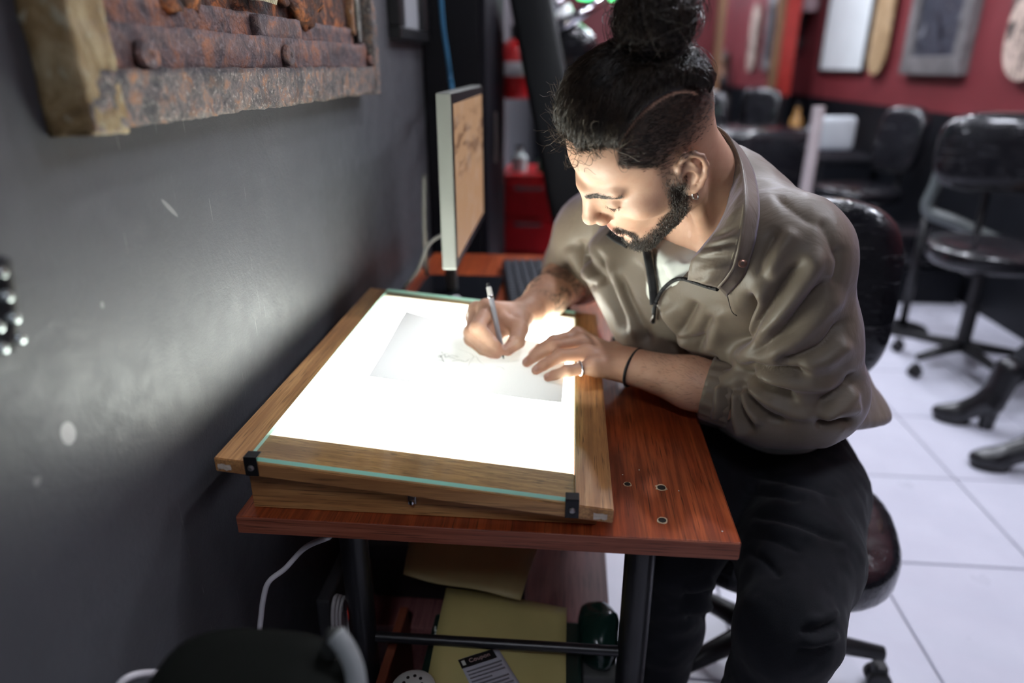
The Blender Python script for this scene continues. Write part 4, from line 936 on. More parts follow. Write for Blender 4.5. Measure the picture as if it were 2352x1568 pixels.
def lap(V, F, lam=.5, keep=None):
    S = np.zeros_like(V); n = np.zeros(len(V))
    for a, b in ((0, 1), (1, 2), (2, 3), (3, 0)):
        np.add.at(S, F[:, a], V[F[:, b]]); np.add.at(S, F[:, b], V[F[:, a]])
        np.add.at(n, F[:, a], 1); np.add.at(n, F[:, b], 1)
    W = V + lam * (S / np.maximum(n, 1)[:, None] - V)
    if keep is not None: W[keep] = V[keep]
    return W
def vnormals(V, F):
    n = np.cross(V[F[:, 2]] - V[F[:, 0]], V[F[:, 3]] - V[F[:, 1]]); N = np.zeros_like(V)
    for i in range(4): np.add.at(N, F[:, i], n)
    return N / np.maximum(np.linalg.norm(N, axis=1), 1e-12)[:, None]
def vnoise(P, seed=0):
    """cheap smooth value noise, -1..1"""
    q = np.floor(P).astype(np.int64); f = P - q; f = f * f * (3 - 2 * f); out = 0
    for dx in (0, 1):
        for dy in (0, 1):
            for dz in (0, 1):
                h = (q[:, 0] + dx) * 374761393 + (q[:, 1] + dy) * 668265263 + (q[:, 2] + dz) * 2147483647 + seed * 974711
                h = (h ^ (h >> 13)) * 1274126177; h = (h ^ (h >> 16)) & 0xffff
                w_ = (f[:, 0] if dx else 1 - f[:, 0]) * (f[:, 1] if dy else 1 - f[:, 1]) * (f[:, 2] if dz else 1 - f[:, 2])
                out = out + w_ * (h / 32767.5 - 1)
    return out
def seg2d(U, pts):
    """distance of 2D points U to a polyline; also the parameter 0..1 along it and signed side"""
    best = np.full(len(U), 1e9); par = np.zeros(len(U)); sd = np.zeros(len(U)); pts = np.asarray(pts, float)
    L = np.concatenate([[0], np.cumsum(np.linalg.norm(np.diff(pts, axis=0), axis=1))])
    for i in range(len(pts) - 1):
        a, b = pts[i], pts[i + 1]; d = b - a; t = np.clip(((U - a) @ d) / (d @ d), 0, 1)
        q = U - a - t[:, None] * d; e = np.sqrt((q * q).sum(1)); m_ = e < best
        best[m_] = e[m_]; par[m_] = (L[i] + t[m_] * (L[i + 1] - L[i])) / L[-1]; sd[m_] = np.sign(d[0] * q[m_, 1] - d[1] * q[m_, 0])
    return best, par, sd
def set_attr(o, name, val):
    at = o.data.attributes.new(name, 'FLOAT', 'POINT'); at.data.foreach_set('value', np.asarray(val, np.float32))
def hair_mesh(strands, r0, r1, sides=3):
    """strands: list of (k,3) arrays with the same k -> tapered tubes in one mesh"""
    S = np.asarray(strands, float); n, k = S.shape[:2]
    T = np.gradient(S, axis=1); T /= np.maximum(np.linalg.norm(T, axis=2, keepdims=True), 1e-9)
    ref = np.tile(np.array([.31, .47, .83]), (n, k, 1)); U = np.cross(T, ref); U /= np.maximum(np.linalg.norm(U, axis=2, keepdims=True), 1e-9); W = np.cross(T, U)
    uu_ = np.linspace(0, 1, k); rr = (r1 + (r0 - r1) * np.sin(np.pi * np.clip(uu_ * .92 + .10, 0, 1)) ** .6)
    V = np.stack([S + (U * math.cos(a) + W * math.sin(a)) * rr[None, :, None] for a in [2 * math.pi * j / sides for j in range(sides)]], 2)
    base = np.arange(n)[:, None, None] * k * sides + np.arange(k - 1)[None, :, None] * sides
    j = np.arange(sides)[None, None, :]; j2 = (j + 1) % sides
    F = np.stack(np.broadcast_arrays(base + j, base + j2, base + sides + j2, base + sides + j), -1).reshape(-1, 4)
    return V.reshape(-1, 3), F

# ================================================================== THE ARTIST
A_ = np.array
HO = A_([.538, .984, 1.193]); HS = 1.05
HR_ = _nrm([-.443, .830, .339]); HF_ = _nrm([-.755, -.141, -.640]); HU_ = np.cross(HR_, HF_)
HAX = np.stack([HR_, HF_, HU_])
def hp(x, y, z): return HO + HS * (x * HR_ + y * HF_ + z * HU_)
def hloc(P): return (P - HO) @ HAX.T / HS
SL, SR = A_([.728, .965, 1.068]), A_([.560, 1.345, 1.065])
EL, ER = A_([.800, .978, .797]), A_([.445, 1.550, .850])
NB = A_([.678, 1.135, 1.098])
WL = onboard(1440, 838, .026); WR = onboard(1207, 722, .034)
HL, HRt = A_([.885, 1.115, .560]), A_([.765, 1.275, .560])
KL, KR = A_([.752, .775, .560]), A_([.622, .955, .555])
AL, AR = A_([.720, .800, .11]), A_([.600, .985, .11])
person = thing('person', (.87, 1.2, 0), 'person in an olive windbreaker with a top bun bending over the light box to draw', 'person')

# ---------------------------------------------------------------- body: one continuous skin surface
bf = Fld(); E3 = HAX
def he(c, r, k=.012, op='u', ax=None): bf.ell(hp(*c), A_(r) * HS, E3 if ax is None else ax @ E3, k, op)
def hc(a, b, ra, rb, k=.008, op='u'): bf.cap(hp(*a), hp(*b), ra * HS, rb * HS, k, op)
he((0, -.008, .050), (.0735, .091, .082)); he((0, .035, .052), (.062, .060, .056), .03)
he((0, .045, -.02), (.054, .052, .066), .03)
for s in (-1, 1):
    hc((s * .054, .004, -.050), (s * .016, .072, -.100), .019, .019, .02)
    he((s * .054, .026, -.010), (.017, .034, .034), .025); he((s * .046, .058, -.014), (.022, .020, .018), .02)                      # cheekbone
    hc((s * .046, .076, .028), (s * .010, .098, .026), .008, .009, .014)       # brow ridge
he((0, .074, -.062), (.030, .026, .030), .02); he((0, .080, -.102), (.020, .018, .016), .015)
for s in (-1, 1):
    he((s * .0335, .106, .007), (.0165, .0135, .0115), .010, 's')               # eye socket
    he((s * .031, .0805, .006), (.0135, .0135, .0125), .004)                 # lowered lid over the eye
    hc((s * .021, .0925, .0005), (s * .044, .085, .0005), .0012, .0012, .003)
he((0, .082, -.004), (.019, .022, .032), .012); hc((0, .097, .022), (0, .1165, -.018), .0078, .0105, .012)                    # nose
he((0, .1180, -.0215), (.0105, .0105, .0095), .006)
for s in (-1, 1): he((s * .0125, .1055, -.0290), (.0078, .0105, .0078), .007); 
for s in (-1, 1): he((s * .0085, .1095, -.0350), (.0040, .0058, .0036), .003, 's')
he((0, .1005, -.0605), (.021, .0065, .0052), .006); he((0, .0985, -.0705), (.0185, .0070, .0062), .006)
hc((-.020, .1035, -.0658), (.020, .1035, -.0658), .0012, .0012, .002, 's')
he((0, .1035, -.080), (.014, .006, .005), .006, 's')
# ears
for s in (-1, 1):
    n = _nrm(A_([s * .93, .34, .05])); u = _nrm(A_([0, -.30, 1.0]) - n * (n @ A_([0, -.30, 1.0]))); v = np.cross(u, n) * -s; v = v if v[1] < 0 else -v  # v: backwards
    c = A_([s * .0785, -.006, -.001])
    def ep(a, b, d): return tuple(c + a * v + b * u + d * n)
    AX = np.stack([n, v, u])
    he(ep(.0, .004, -.004), (.0055, .0165, .027), .006, 'u', AX)
    hc((s * .066, .004, .004), ep(.004, .002, -.004), .016, .010, .01)
    rim = [(-.013, .006), (-.0135, .020), (-.006, .0315), (.006, .0335), (.0155, .026), (.0195, .012), (.018, -.003), (.012, -.016), (.004, -.024)]
    for (a0, b0), (a1, b1) in zip(rim, rim[1:]): hc(ep(a0, b0, .003), ep(a1, b1, .003), .0037, .0037, .003)
    anti = [(.004, .020), (.009, .010), (.009, -.002), (.004, -.012)]
    for (a0, b0), (a1, b1) in zip(anti, anti[1:]): hc(ep(a0, b0, .0015), ep(a1, b1, .0015), .0028, .0028, .003)
    he(ep(-.002, -.002, .004), (.0070, .0078, .0105), .003, 's', AX)
    he(ep(-.0125, -.004, .002), (.0036, .0042, .0065), .004, 'u', AX)          # tragus
    he(ep(-.002, -.0245, -.0005), (.0042, .0085, .0085), .005, 'u', AX)        # lobe
# neck and trunk under the clothes
bf.cap(hp(0, -.030, -.020), NB * .55 + hp(0, -.02, -.06) * .45, .054, .056, .03); bf.cap(NB * .55 + hp(0, -.02, -.06) * .45, NB + A_([-.02, 0, -.03]), .056, .066, .03)
bf.cap(hp(-.050, -.012, -.035), A_([.640, 1.060, 1.045]), .011, .012, .02)     # neck tendon
TU = _nrm(A_([-.30, -.10, .93])); TL = _nrm(A_([.48, -.87, 0])); TF = np.cross(TU, TL); TAX = np.stack([TL, TF, TU])
if TF[0] > 0: TF = -TF
bf.ell((.675, 1.15, .97), (.165, .092, .16), TAX, .04); bf.ell((.78, 1.19, .78), (.14, .09, .16), TAX, .05); bf.ell((.83, 1.20, .60), (.11, .09, .07), None, .05)
for a, b in ((NB, SL), (NB, SR)): bf.cap(a - A_([0, 0, .04]), b - A_([0, 0, .012]), .045, .050, .03)
bf.chain([SL - A_([0, 0, .01]), EL], [.052, .043], .02); bf.chain([SR, ER], [.052, .043], .02)
# forearms
def fore(E, W, up, flat=.8):
    d = W - E
    bf.chain([E, E + d * .28, E + d * .62, W], [.046, .0485, .041, .0300], .02)
    s_ = _nrm(np.cross(d, up)); bf.cap(W - s_ * .010 - d * .02, W + s_ * .010 - d * .02, .0235, .0235, .015)
    bf.cap(E + d * .25 + s_ * .012, E + d * .72 + s_ * .008, .030, .021, .02)
fore(EL, WL, A_([0, 0, 1.])); fore(ER, WR, A_([.2, 0, 1.]))
# hands: joints from the photograph on the board's surface
def J(*l): return [onboard(x, y, h) for x, y, h in l]
FINGL = dict(
    index=J((1326, 770, .038), (1272, 784, .037), (1241, 801, .021), (1224, 813, .0085)),
    middle=J((1337, 787, .040), (1270, 795, .038), (1230, 817, .020), (1210, 832, .0075)),
    ring=J((1349, 812, .036), (1287, 817, .030), (1249, 838, .016), (1231, 850, .0072)),
    pinky=J((1360, 841, .028), (1303, 852, .021), (1274, 861, .012), (1258, 866, .0068)))
FINGR = dict(
    index=J((1118, 709, .074), (1097, 752, .060), (1129, 786, .034), (1149, 804, .018)),
    middle=J((1096, 715, .062), (1083, 764, .045), (1112, 796, .022), (1141, 812, .0095)),
    ring=J((1090, 728, .046), (1083, 778, .027), (1108, 801, .012), (1130, 812, .0075)),
    pinky=J((1099, 744, .030), (1094, 786, .014), (1112, 802, .0085), (1124, 808, .0070)))
FR = dict(index=(.0122, .0112, .0098, .0082), middle=(.0124, .0114, .0100, .0084), ring=(.0120, .0110, .0096, .0080), pinky=(.0112, .0100, .0086, .0074))
NAILS = []
for FG, W, thumb in ((FINGL, WL, J((1408, 812, .020), (1362, 806, .012), (1325, 806, .009), (1300, 808, .0085))),
                     (FINGR, WR, J((1196, 735, .040), (1193, 757, .044), (1187, 783, .034), (1166, 804, .019)))):
    for nm, q in FG.items():
        r = A_(FR[nm]) * (1.14 if W is WR else 1.0); bf.chain(q, r, .0028)
        bf.cap(q[1], q[1], r[1] * 1.06, None, .004); bf.cap(q[0] + A_([0, 0, .002]), q[0] + A_([0, 0, .002]), r[0] * 1.02, None, .006)
        bf.cap(W + (q[0] - W) * .12, q[0], .021, r[0] * 1.15, .012)
        NAILS.append((q[3], q[2]))
    bf.chain(thumb, (.0200, .0160, .0142, .0105), .005); bf.cap(W, thumb[0], .022, .0200, .012)
    if W is WR:
        pc_ = onboard(1142, 742, .040); bf.cap(pc_, onboard(1170, 738, .040), .024, .026, .014); bf.cap(onboard(1118, 740, .045), onboard(1112, 770, .030), .018, .014, .012); bf.cap(onboard(1135, 775, .018), pc_, .014, .020, .012)
    else:
        bf.cap(onboard(1400, 838, .022), onboard(1372, 842, .020), .022, .017, .018)
    bf.cap(thumb[1], FG['index'][0] * .8 + W * .2, .010, .010, .010)
    NAILS.append((thumb[3], thumb[2]))
BV, BF_ = bf.mesh(.0023, 1)
L_ = hloc(BV)
def ss(a, b, x): t_ = np.clip((x - a) / (b - a), 0, 1); return t_ * t_ * (3 - 2 * t_)
def dpoly(P, pts):
    best = np.full(len(P), 9.)
    for a, b in zip(pts[:-1], pts[1:]):
        a = A_(a); b = A_(b); d = b - a; t_ = np.clip(((P - a) @ d) / (d @ d), 0, 1); best = np.minimum(best, np.linalg.norm(P - a - t_[:, None] * d, axis=1))
    return best
Lm = np.c_[np.abs(L_[:, 0]), L_[:, 1:]]            # mirrored local head coordinates
inhead = np.linalg.norm(L_ - A_([0, .0, 0]), axis=1) < .17
def beard_d(Lm):
    jaw = dpoly(Lm, [(.070, .012, .008), (.066, .016, -.022), (.060, .022, -.050), (.046, .048, -.082), (.022, .080, -.102), (0, .092, -.108)])
    b = 1 - ss(.009, .021, jaw); b *= ss(.03, -.02, Lm[:, 2]) * .75 + .25
    under = dpoly(Lm, [(.045, .035, -.085), (.02, .07, -.112), (0, .085, -.118)]); b = np.maximum(b, 1 - ss(.008, .022, under))
    mus = dpoly(Lm, [(.027, .090, -.070), (.022, .098, -.058), (.010, .110, -.052), (0, .112, -.051)]); b = np.maximum(b, 1 - ss(.003, .0075, mus))
    gt = dpoly(Lm, [(.027, .090, -.070), (.025, .088, -.090), (.016, .090, -.104)]); b = np.maximum(b, .9 * (1 - ss(.004, .010, gt)))
    so = dpoly(Lm, [(0, .106, -.079), (0, .104, -.098)]); b = np.maximum(b, .9 * (1 - ss(.004, .010, so)))
    return b
def scalp_d(L):
    """hair-covered scalp: full on top, clipped on the sides with a skin fade and a shaved parting on the left"""
    x, y, z = np.abs(L[:, 0]), L[:, 1], L[:, 2]
    top = ss(-.004, .004, (.0705 - 1.62 * np.maximum(0, x - .02) ** 1.2) - y) * ss(.080, .090, z + .25 * np.clip(-y, 0, .2))
    fr = ss(-.003, .003, .0585 - .50 * np.maximum(0, z - .070) - y)
    edge_ = ss(-.006, .006, z - (.031 + .86 * (y - .014))); fade = ss(.002, .072, z + .12 * np.clip(-y - .03, 0, .1))
    wy = ss(-.004, .030, y); side = fr * (fade * (1 - wy) + np.minimum(edge_, ss(.0, .05, z)) * wy)
    burn = (1 - ss(.005, .013, dpoly(np.c_[x, y, z], [(.068, .018, .036), (.071, .014, .0)]))) * .5
    st = np.maximum(np.maximum(side, top), burn)
    part = (1 - ss(.0005, .0013, np.abs(x - .0558))) * (L[:, 0] < 0) * (z > .07) * (y > -.075)
    return st * (1 - .85 * part)
beard = beard_d(Lm) * inhead; stub = scalp_d(L_) * inhead
brow = (1 - ss(.0036, .0066, dpoly(Lm, [(.012, .1045, .0215), (.028, .099, .0275), (.044, .083, .026), (.050, .076, .022)]))) * inhead
lash = (1 - ss(.0012, .003, dpoly(Lm, [(.025, .0945, -.001), (.034, .0925, -.002), (.045, .0850, .0)]))) * inhead
lip = np.maximum(1 - ss(.6, 1.15, np.sqrt((L_[:, 0] / .021) ** 2 + ((L_[:, 2] + .0605) / .0058) ** 2)), 1 - ss(.6, 1.15, np.sqrt((L_[:, 0] / .0185) ** 2 + ((L_[:, 2] + .0705) / .0066) ** 2))) * (L_[:, 1] > .085) * inhead
t_ = ((BV - ER) @ (WR - ER)) / ((WR - ER) @ (WR - ER)); dist_ = np.linalg.norm(BV - ER - t_[:, None] * (WR - ER), axis=1)
tat = ss(-.05, .05, t_) * (1 - ss(.74, .90, t_)) * (dist_ < .07)
nail = np.zeros(len(BV)); warm = np.zeros(len(BV))
BN = vnormals(BV, BF_)
for tip, dip in NAILS:
    d = _nrm(tip - dip); up_ = _nrm(A_([0, -.35, 1.0]) - d * (d @ A_([0, -.35, 1.0]))); q = BV - (tip + d * .0005)
    al = q @ d; hh = q @ up_; sd = np.sqrt(np.maximum((q * q).sum(1) - al ** 2 - hh ** 2, 0))
    nail = np.maximum(nail, (1 - ss(.75, 1.0, np.sqrt((al / .0062) ** 2 + (sd / .0048) ** 2))) * (hh > .001)); warm = np.maximum(warm, 1 - ss(.006, .022, np.linalg.norm(q, axis=1)))
# fine skin relief: knuckle creases
crease = np.zeros(len(BV))
for FG in (FINGL, FINGR):
    for q in FG.values():
        for jn, wd in ((1, .007), (2, .005)):
            d = _nrm(q[jn + 1] - q[jn - 1]); al = (BV - q[jn]) @ d; nr = np.linalg.norm(BV - q[jn], axis=1) < .016
            crease += nr * np.exp(-(al / wd) ** 2) * np.sin(al * 2 * math.pi / .0032) * .00022
BV = BV + BN * crease[:, None]
t = NT('skin')
def attr(t, n_): a = t.n('ShaderNodeAttribute'); a.attribute_name = n_; return a.outputs['Fac']
v = t.coord()
c = t.ramp(t.noise(v, 22, 5), [(.3, (.56, .31, .205)), (.7, (.66, .40, .275))])
c = t.mix(t.ramp(t.noise(v, 90, 3), [(.5, 0.0), (.8, .25)]), c, (.50, .20, .13))
c = t.mix(t.math('MULTIPLY', attr(t, 'warm'), .35), c, (.60, .24, .17))
c = t.mix(t.math('MULTIPLY', attr(t, 'lip'), .75), c, (.44, .15, .12))
c = t.mix(t.math('MULTIPLY', attr(t, 'nail'), .5), c, (.75, .52, .44))
hn = t.noise(t.coord((1, 1, 1)), 900, 2, .6)
hairc = (.020, .015, .012)
for nm, top in (('beard', .93), ('stub', .975)):
    a = attr(t, nm); a2 = t.math('MULTIPLY', a, t.ramp(hn, [(.30, top), (.75, top * .82)])); c = t.mix(a2, c, hairc)
c = t.mix(t.math('MULTIPLY', attr(t, 'brow'), .82), c, hairc); c = t.mix(t.math('MULTIPLY', attr(t, 'lash'), .75), c, (.03, .02, .018))
tn = t.noise(t.coord((1, 1, 1)), 38, 3, .6, 2.5); tm = t.ramp(tn, [(.44, 0.0), (.50, .8), (.58, .7), (.62, .12)])
tn2 = t.noise(t.coord((1, 1, 1)), 16, 2, .5, 1.0)
tm = t.math('MULTIPLY', t.math('MULTIPLY', tm, t.ramp(tn2, [(.40, .15), (.55, 1.0)])), attr(t, 'tat'))
c = t.mix(tm, c, (.045, .050, .048))
c = t.mix(t.math('MULTIPLY', attr(t, 'tatgreen'), .75), c, (.20, .42, .32))
t.set(col=c, rough=t.ramp(t.noise(v, 60, 3), [(.3, .40), (.7, .55)]), spec=.42, sss=.10, sssr=(.9, .35, .2), ssss=.006)
t.bump(t.math('ADD', t.noise(v, 700, 2), t.math('MULTIPLY', t.noise(v, 150, 3), .6)), .16, .0009); MAT_SKIN = t.m
body = npmesh('body', BV, BF_, MAT_SKIN, person, True)
gp = project(BV); gd, _, _ = seg2d(gp[:, :2], [(1238, 742), (1262, 738), (1295, 726)])
for nm, val in (('beard', beard), ('stub', stub), ('brow', brow), ('lash', lash), ('lip', lip), ('tat', tat), ('nail', nail), ('warm', warm), ('tatgreen', (1 - ss(5, 12, gd)) * (tat > .1))): set_attr(body, nm, val)

# ---------------------------------------------------------------- hair
rg = np.random.default_rng(11)
HC, HRAD = A_([0, -.008, .050]), A_([.0745, .092, .0835])
def hsurf(D, off):
    """head-local direction(s) from the skull centre -> local point on the skull offset outwards"""
    D = D / np.linalg.norm(D, axis=-1, keepdims=True); k = 1 / np.sqrt(((D / HRAD) ** 2).sum(-1, keepdims=True)); return HC + D * (k + off[..., None])
def h2w(Lc): return HO + HS * (Lc @ HAX)
t = NT('dark_hair'); v = t.coord()
t.set(col=t.ramp(t.noise(v, 60, 3), [(.3, (.014, .010, .008)), (.75, (.060, .042, .028))]), rough=.34, spec=.55); MAT_HAIR = t.m
BUNB, BUNC = A_([-.012, -.058, .132]), A_([-.008, -.072, .158])
# solid under-mass of the swept-back top hair and the bun core
hf = Fld()
hf.ell(h2w(HC + A_([.002, -.002, .004])), (HRAD + A_([.001, .003, .009])) * HS, HAX, .01)
hf.plane(h2w(A_([-.0542, 0, .1])), -HR_ + .25 * HU_ * 0, .006); hf.plane(h2w(A_([.060, 0, .1])), HR_, .006)
hf.plane(h2w(A_([0, .060, .090])), HF_ * .93 - HU_ * .25, .006); hf.plane(h2w(A_([-.050, .040, .09])), HF_ * .8 - HR_ * .5 - HU_ * .2, .006); hf.plane(h2w(A_([0, -.05, .080])), -HU_ * .8 - HF_ * .55, .01)
hf.cap(h2w(BUNB - A_([0, 0, .020])), h2w(BUNB + A_([0, -.004, .010])), .030 * HS, .024 * HS, .02)
hf.ell(h2w(BUNC), A_([.036, .034, .030]) * HS, HAX, .012)
UV_, UF_ = hf.mesh(.0035, 2)
hair = npmesh('hair', UV_, UF_, MAT_HAIR, person, True, label='dark hair swept back into a messy bun')
NS, K = 9500, 14
S = []
tt = np.linspace(0, 1, K)
xr = rg.uniform(-.0548, .060, NS); fr_ = rg.random(NS) ** 2.0          # most roots sit near the front hairline
yfront = .0700 - 1.62 * np.maximum(0, np.abs(xr) - .02) ** 1.2
yr = yfront - fr_ * (yfront + .088) + rg.normal(0, .0015, NS)
zz = np.sqrt(np.maximum(.02, 1 - (xr / HRAD[0]) ** 2 - ((yr - HC[1]) / HRAD[1]) ** 2)) * HRAD[2]
Dr = np.c_[xr, yr - HC[1], zz]; Dr /= np.linalg.norm(Dr, axis=1, keepdims=True)
_pe = NS - 1800; xr[_pe:] = rg.uniform(-.0550, -.044, 1800); fr_[_pe:] = rg.random(1800); yfront = .0700 - 1.62 * np.maximum(0, np.abs(xr) - .02) ** 1.2; yr[_pe:] = (yfront - fr_ * (yfront + .075))[_pe:]
zz = np.sqrt(np.maximum(.02, 1 - (xr / HRAD[0]) ** 2 - ((yr - HC[1]) / HRAD[1]) ** 2)) * HRAD[2]; Dr = np.c_[xr, yr - HC[1], zz]; Dr /= np.linalg.norm(Dr, axis=1, keepdims=True)
tgt = BUNB + rg.normal(0, .012, (NS, 3)) * A_([1.2, .8, .3]) + A_([0, .0, -.004]); Db = tgt - HC; rb = np.linalg.norm(Db, axis=1); Db /= rb[:, None]
ph = rg.uniform(0, 6.28, NS); lay = rg.random(NS) ** 1.5
for i in range(NS):
    D = Dr[i][None] * (1 - tt[:, None]) + Db[i][None] * tt[:, None]
    k_end = 1 / math.sqrt(((Db[i] / HRAD) ** 2).sum())
    quiff = (1 - fr_[i]) ** 3
    off = .003 + (.006 + .010 * lay[i] + .012 * quiff) * np.sin(np.pi * np.minimum(tt * 1.25 + .03, 1) ** .7) + (rb[i] - k_end) * ss(.70, 1.0, tt)
    L3 = hsurf(D, off)
    wv = (np.sin(tt * 9 + ph[i])[:, None] * A_([.0016, .0004, .0008]) + np.sin(tt * 22 + ph[i] * 3)[:, None] * A_([.0012, .0006, .0014]) * (1 - tt[:, None]) * quiff * 2) * np.sin(np.pi * tt)[:, None]
    S.append(h2w(L3 + wv))
V, F = hair_mesh(S, .00036, .00020); npmesh('top_strands', V, F, MAT_HAIR, hair, True, kind='stuff')
# bun: looping strands
S = []
for i in range(2400):
    ax1 = rg.normal(size=3); ax1 /= np.linalg.norm(ax1); ax2 = np.cross(ax1, rg.normal(size=3)); ax2 /= np.linalg.norm(ax2)
    r = rg.uniform(.030, .043) * (1 + .35 * (rg.random() ** 6)); a0 = rg.uniform(0, 6.28); sp = rg.uniform(1.6, 4.2)
    a = a0 + tt * sp; q = np.cos(a)[:, None] * ax1 + np.sin(a)[:, None] * ax2
    wob = 1 + .10 * np.sin(tt * rg.uniform(3, 8) + rg.uniform(0, 6))
    P = BUNC + q * (r * wob)[:, None] * A_([1.05, 1.0, .88])
    if i % 14 == 0: P = P + q * (ss(.55, 1, tt) * rg.uniform(.004, .018))[:, None]       # loose ends
    S.append(h2w(P))
V, F = hair_mesh(S, .00042, .00025); npmesh('bun_strands', V, F, MAT_HAIR, hair, True, kind='stuff')
# flyaways above the forehead
S = []
for i in range(280):
    x = rg.uniform(-.052, .056); y = .068 - 1.62 * max(0, abs(x) - .02) ** 1.2 + rg.normal(0, .004); D = A_([x, y - HC[1], math.sqrt(max(.02, 1 - (x / HRAD[0]) ** 2 - ((y - HC[1]) / HRAD[1]) ** 2)) * HRAD[2]])
    p0 = hsurf(D[None], np.array([.002]))[0]; n_ = _nrm(p0 - HC); L = rg.uniform(.026, .070)
    side_ = _nrm(np.cross(n_, rg.normal(size=3))); curl = rg.uniform(.5, 1.6); back = A_([0, -1., .35])
    pts = [p0]; d = _nrm(n_ * rg.uniform(.7, 1.2) + A_([0, .12, .75]) + rg.normal(0, .35, 3))
    for k in range(K - 1):
        d = _nrm(d + (back * .10 * rg.uniform(.0, 1.4) + side_ * .55 * curl * math.sin(k * .55 * curl + i)) + rg.normal(0, .05, 3)); pts.append(pts[-1] + d * L / (K - 1))
    S.append(h2w(A_(pts)))
V, F = hair_mesh(S, .00032, .00018); npmesh('flyaway_strands', V, F, plain('lit_hair', (.10, .070, .042), .4), hair, True, kind='stuff')  # same dark hair, paler: the board's glow is put into the colour
# clipped sides, beard, brows, lashes grow on the skin
def sample(wt, n_):
    p_ = wt / wt.sum(); ii = rg.choice(len(wt), n_, p=p_); return ii
def grow(name, wt, n_, ln, dirs, r, k=4, spread=.35, parent=hair, jitter=.0012, lift=.35, bend=None):
    ii = sample(wt, n_); P = BV[ii] + rg.normal(0, jitter, (n_, 3)) * (1 - BN[ii] ** 2); N_ = BN[ii]; D = dirs(hloc(P)) @ HAX
    D = D - N_ * (D * N_).sum(1, keepdims=True); D /= np.maximum(np.linalg.norm(D, axis=1, keepdims=True), 1e-6)
    D = D + N_ * lift + rg.normal(0, spread, (n_, 3)); D /= np.linalg.norm(D, axis=1, keepdims=True)
    le = ln[0] + (ln[1] - ln[0]) * rg.random(n_); le = le * (.5 + .5 * wt[ii])
    u = np.linspace(0, 1, k)[None, :, None]; bd = -N_ * .35 if bend is None else (np.tile(bend @ HAX, (n_, 1)))
    S = P[:, None] + D[:, None] * u * le[:, None, None] + bd[:, None] * (u ** 2) * le[:, None, None]
    V, F = hair_mesh(S, r, r * .4); return npmesh(name, V, F, MAT_HAIR, parent, True, kind='stuff')
sidew = stub * ((np.abs(L_[:, 0]) > .0568) | (L_[:, 1] < -.050)) * (L_[:, 2] > .015) * (L_[:, 2] < .13) * inhead
grow('clipped_strands', sidew ** 1.5 * (L_[:, 0] < .04), 7500, (.004, .010), lambda L: np.c_[0 * L[:, 0], -1.0 + 0 * L[:, 1], -.55 + 0 * L[:, 2]], .00026, 4, .22, lift=.25)
bw = beard.copy()
grow('beard', bw ** 1.4 * (L_[:, 0] < .05), 7000, (.0035, .0095), lambda L: np.c_[-.15 * np.sign(L[:, 0]), .25 + 0 * L[:, 1], -1 + 0 * L[:, 2]], .00026, 4, .40, lift=.55)
grow('eyebrow_strands', brow ** 1.5, 620, (.004, .009), lambda L: np.c_[np.sign(L[:, 0]), -.2 + 0 * L[:, 1], .25 + 0 * L[:, 2]], .00022, 4, .18, lift=.2)
cw_ = beard * (np.abs(L_[:, 0]) < .034) * (L_[:, 2] < -.086)
grow('chin_beard', cw_ ** 1.2 + 1e-9, 2200, (.007, .014), lambda L: np.c_[-.15 * np.sign(L[:, 0]), .1 + 0 * L[:, 1], -1 + 0 * L[:, 2]], .00026, 5, .40, lift=.6)
lw = (lash > .25) * 1.0
grow('eyelash_strands', lw * (L_[:, 2] < .0015), 110, (.006, .0095), lambda L: np.c_[.25 * np.sign(L[:, 0]), .6 + 0 * L[:, 1], -1 + 0 * L[:, 2]], .00020, 4, .10, lift=.9)

_t = ((BV - EL) @ (WL - EL)) / ((WL - EL) @ (WL - EL)); _fw = (ss(.25, .45, _t) * (1 - ss(.80, 1.0, _t))) * (np.linalg.norm(BV - EL - _t[:, None] * (WL - EL), axis=1) < .07) * (BN[:, 2] > -.3)
_dl = _nrm(_nrm(WL - EL) * .8 + A_([0, .6, -.3])) @ HAX.T
grow('arm_hair', _fw + 1e-12, 900, (.007, .013), lambda L: np.tile(_dl, (len(L), 1)), .00013, 4, .25, parent=body, lift=.2)

# ---------------------------------------------------------------- trousers and shoes
tf = Fld()
tf.ell((.835, 1.200, .565), (.160, .150, .125), None, .05)
tf.chain([HL + A_([0, 0, .0]), HL * .45 + KL * .55, KL], [.106, .092, .070], .03); tf.chain([KL, KL * .55 + AL * .45 + A_([.015, .02, 0]), AL], [.070, .066, .056], .02)
tf.chain([HRt, HRt * .45 + KR * .55, KR], [.105, .090, .074], .03); tf.chain([KR, KR * .55 + AR * .45 + A_([.01, .02, 0]), AR], [.074, .068, .056], .02)
tf.plane((0, 0, .075), (0, 0, -1), .005)
V, F = tf.mesh(.0045, 2); N = vnormals(V, F); U = project(V)
vis = ((CAM - V) * N).sum(1) > 0
def folds(U, vis, lines):
    """raised and sunken cloth folds along polylines; amplitude in metres, width in pixels"""
    D = np.zeros(len(U))
    for amp, wd, pts in lines:
        d, s, side = seg2d(U[:, :2], np.array(spline([np.append(p, 0.) for p in pts], 5))[:, :2] if len(pts) > 2 else pts)
        env = np.clip(np.minimum(s, 1 - s) * 5, 0, 1); env = env * env * (3 - 2 * env)
        D += amp * env * (1.05 * np.exp(-(d / (wd * 1.2)) ** 2) if amp > 0 else 1.35 * np.exp(-np.abs(d / (wd * .9)) ** 1.25))
    return D * vis
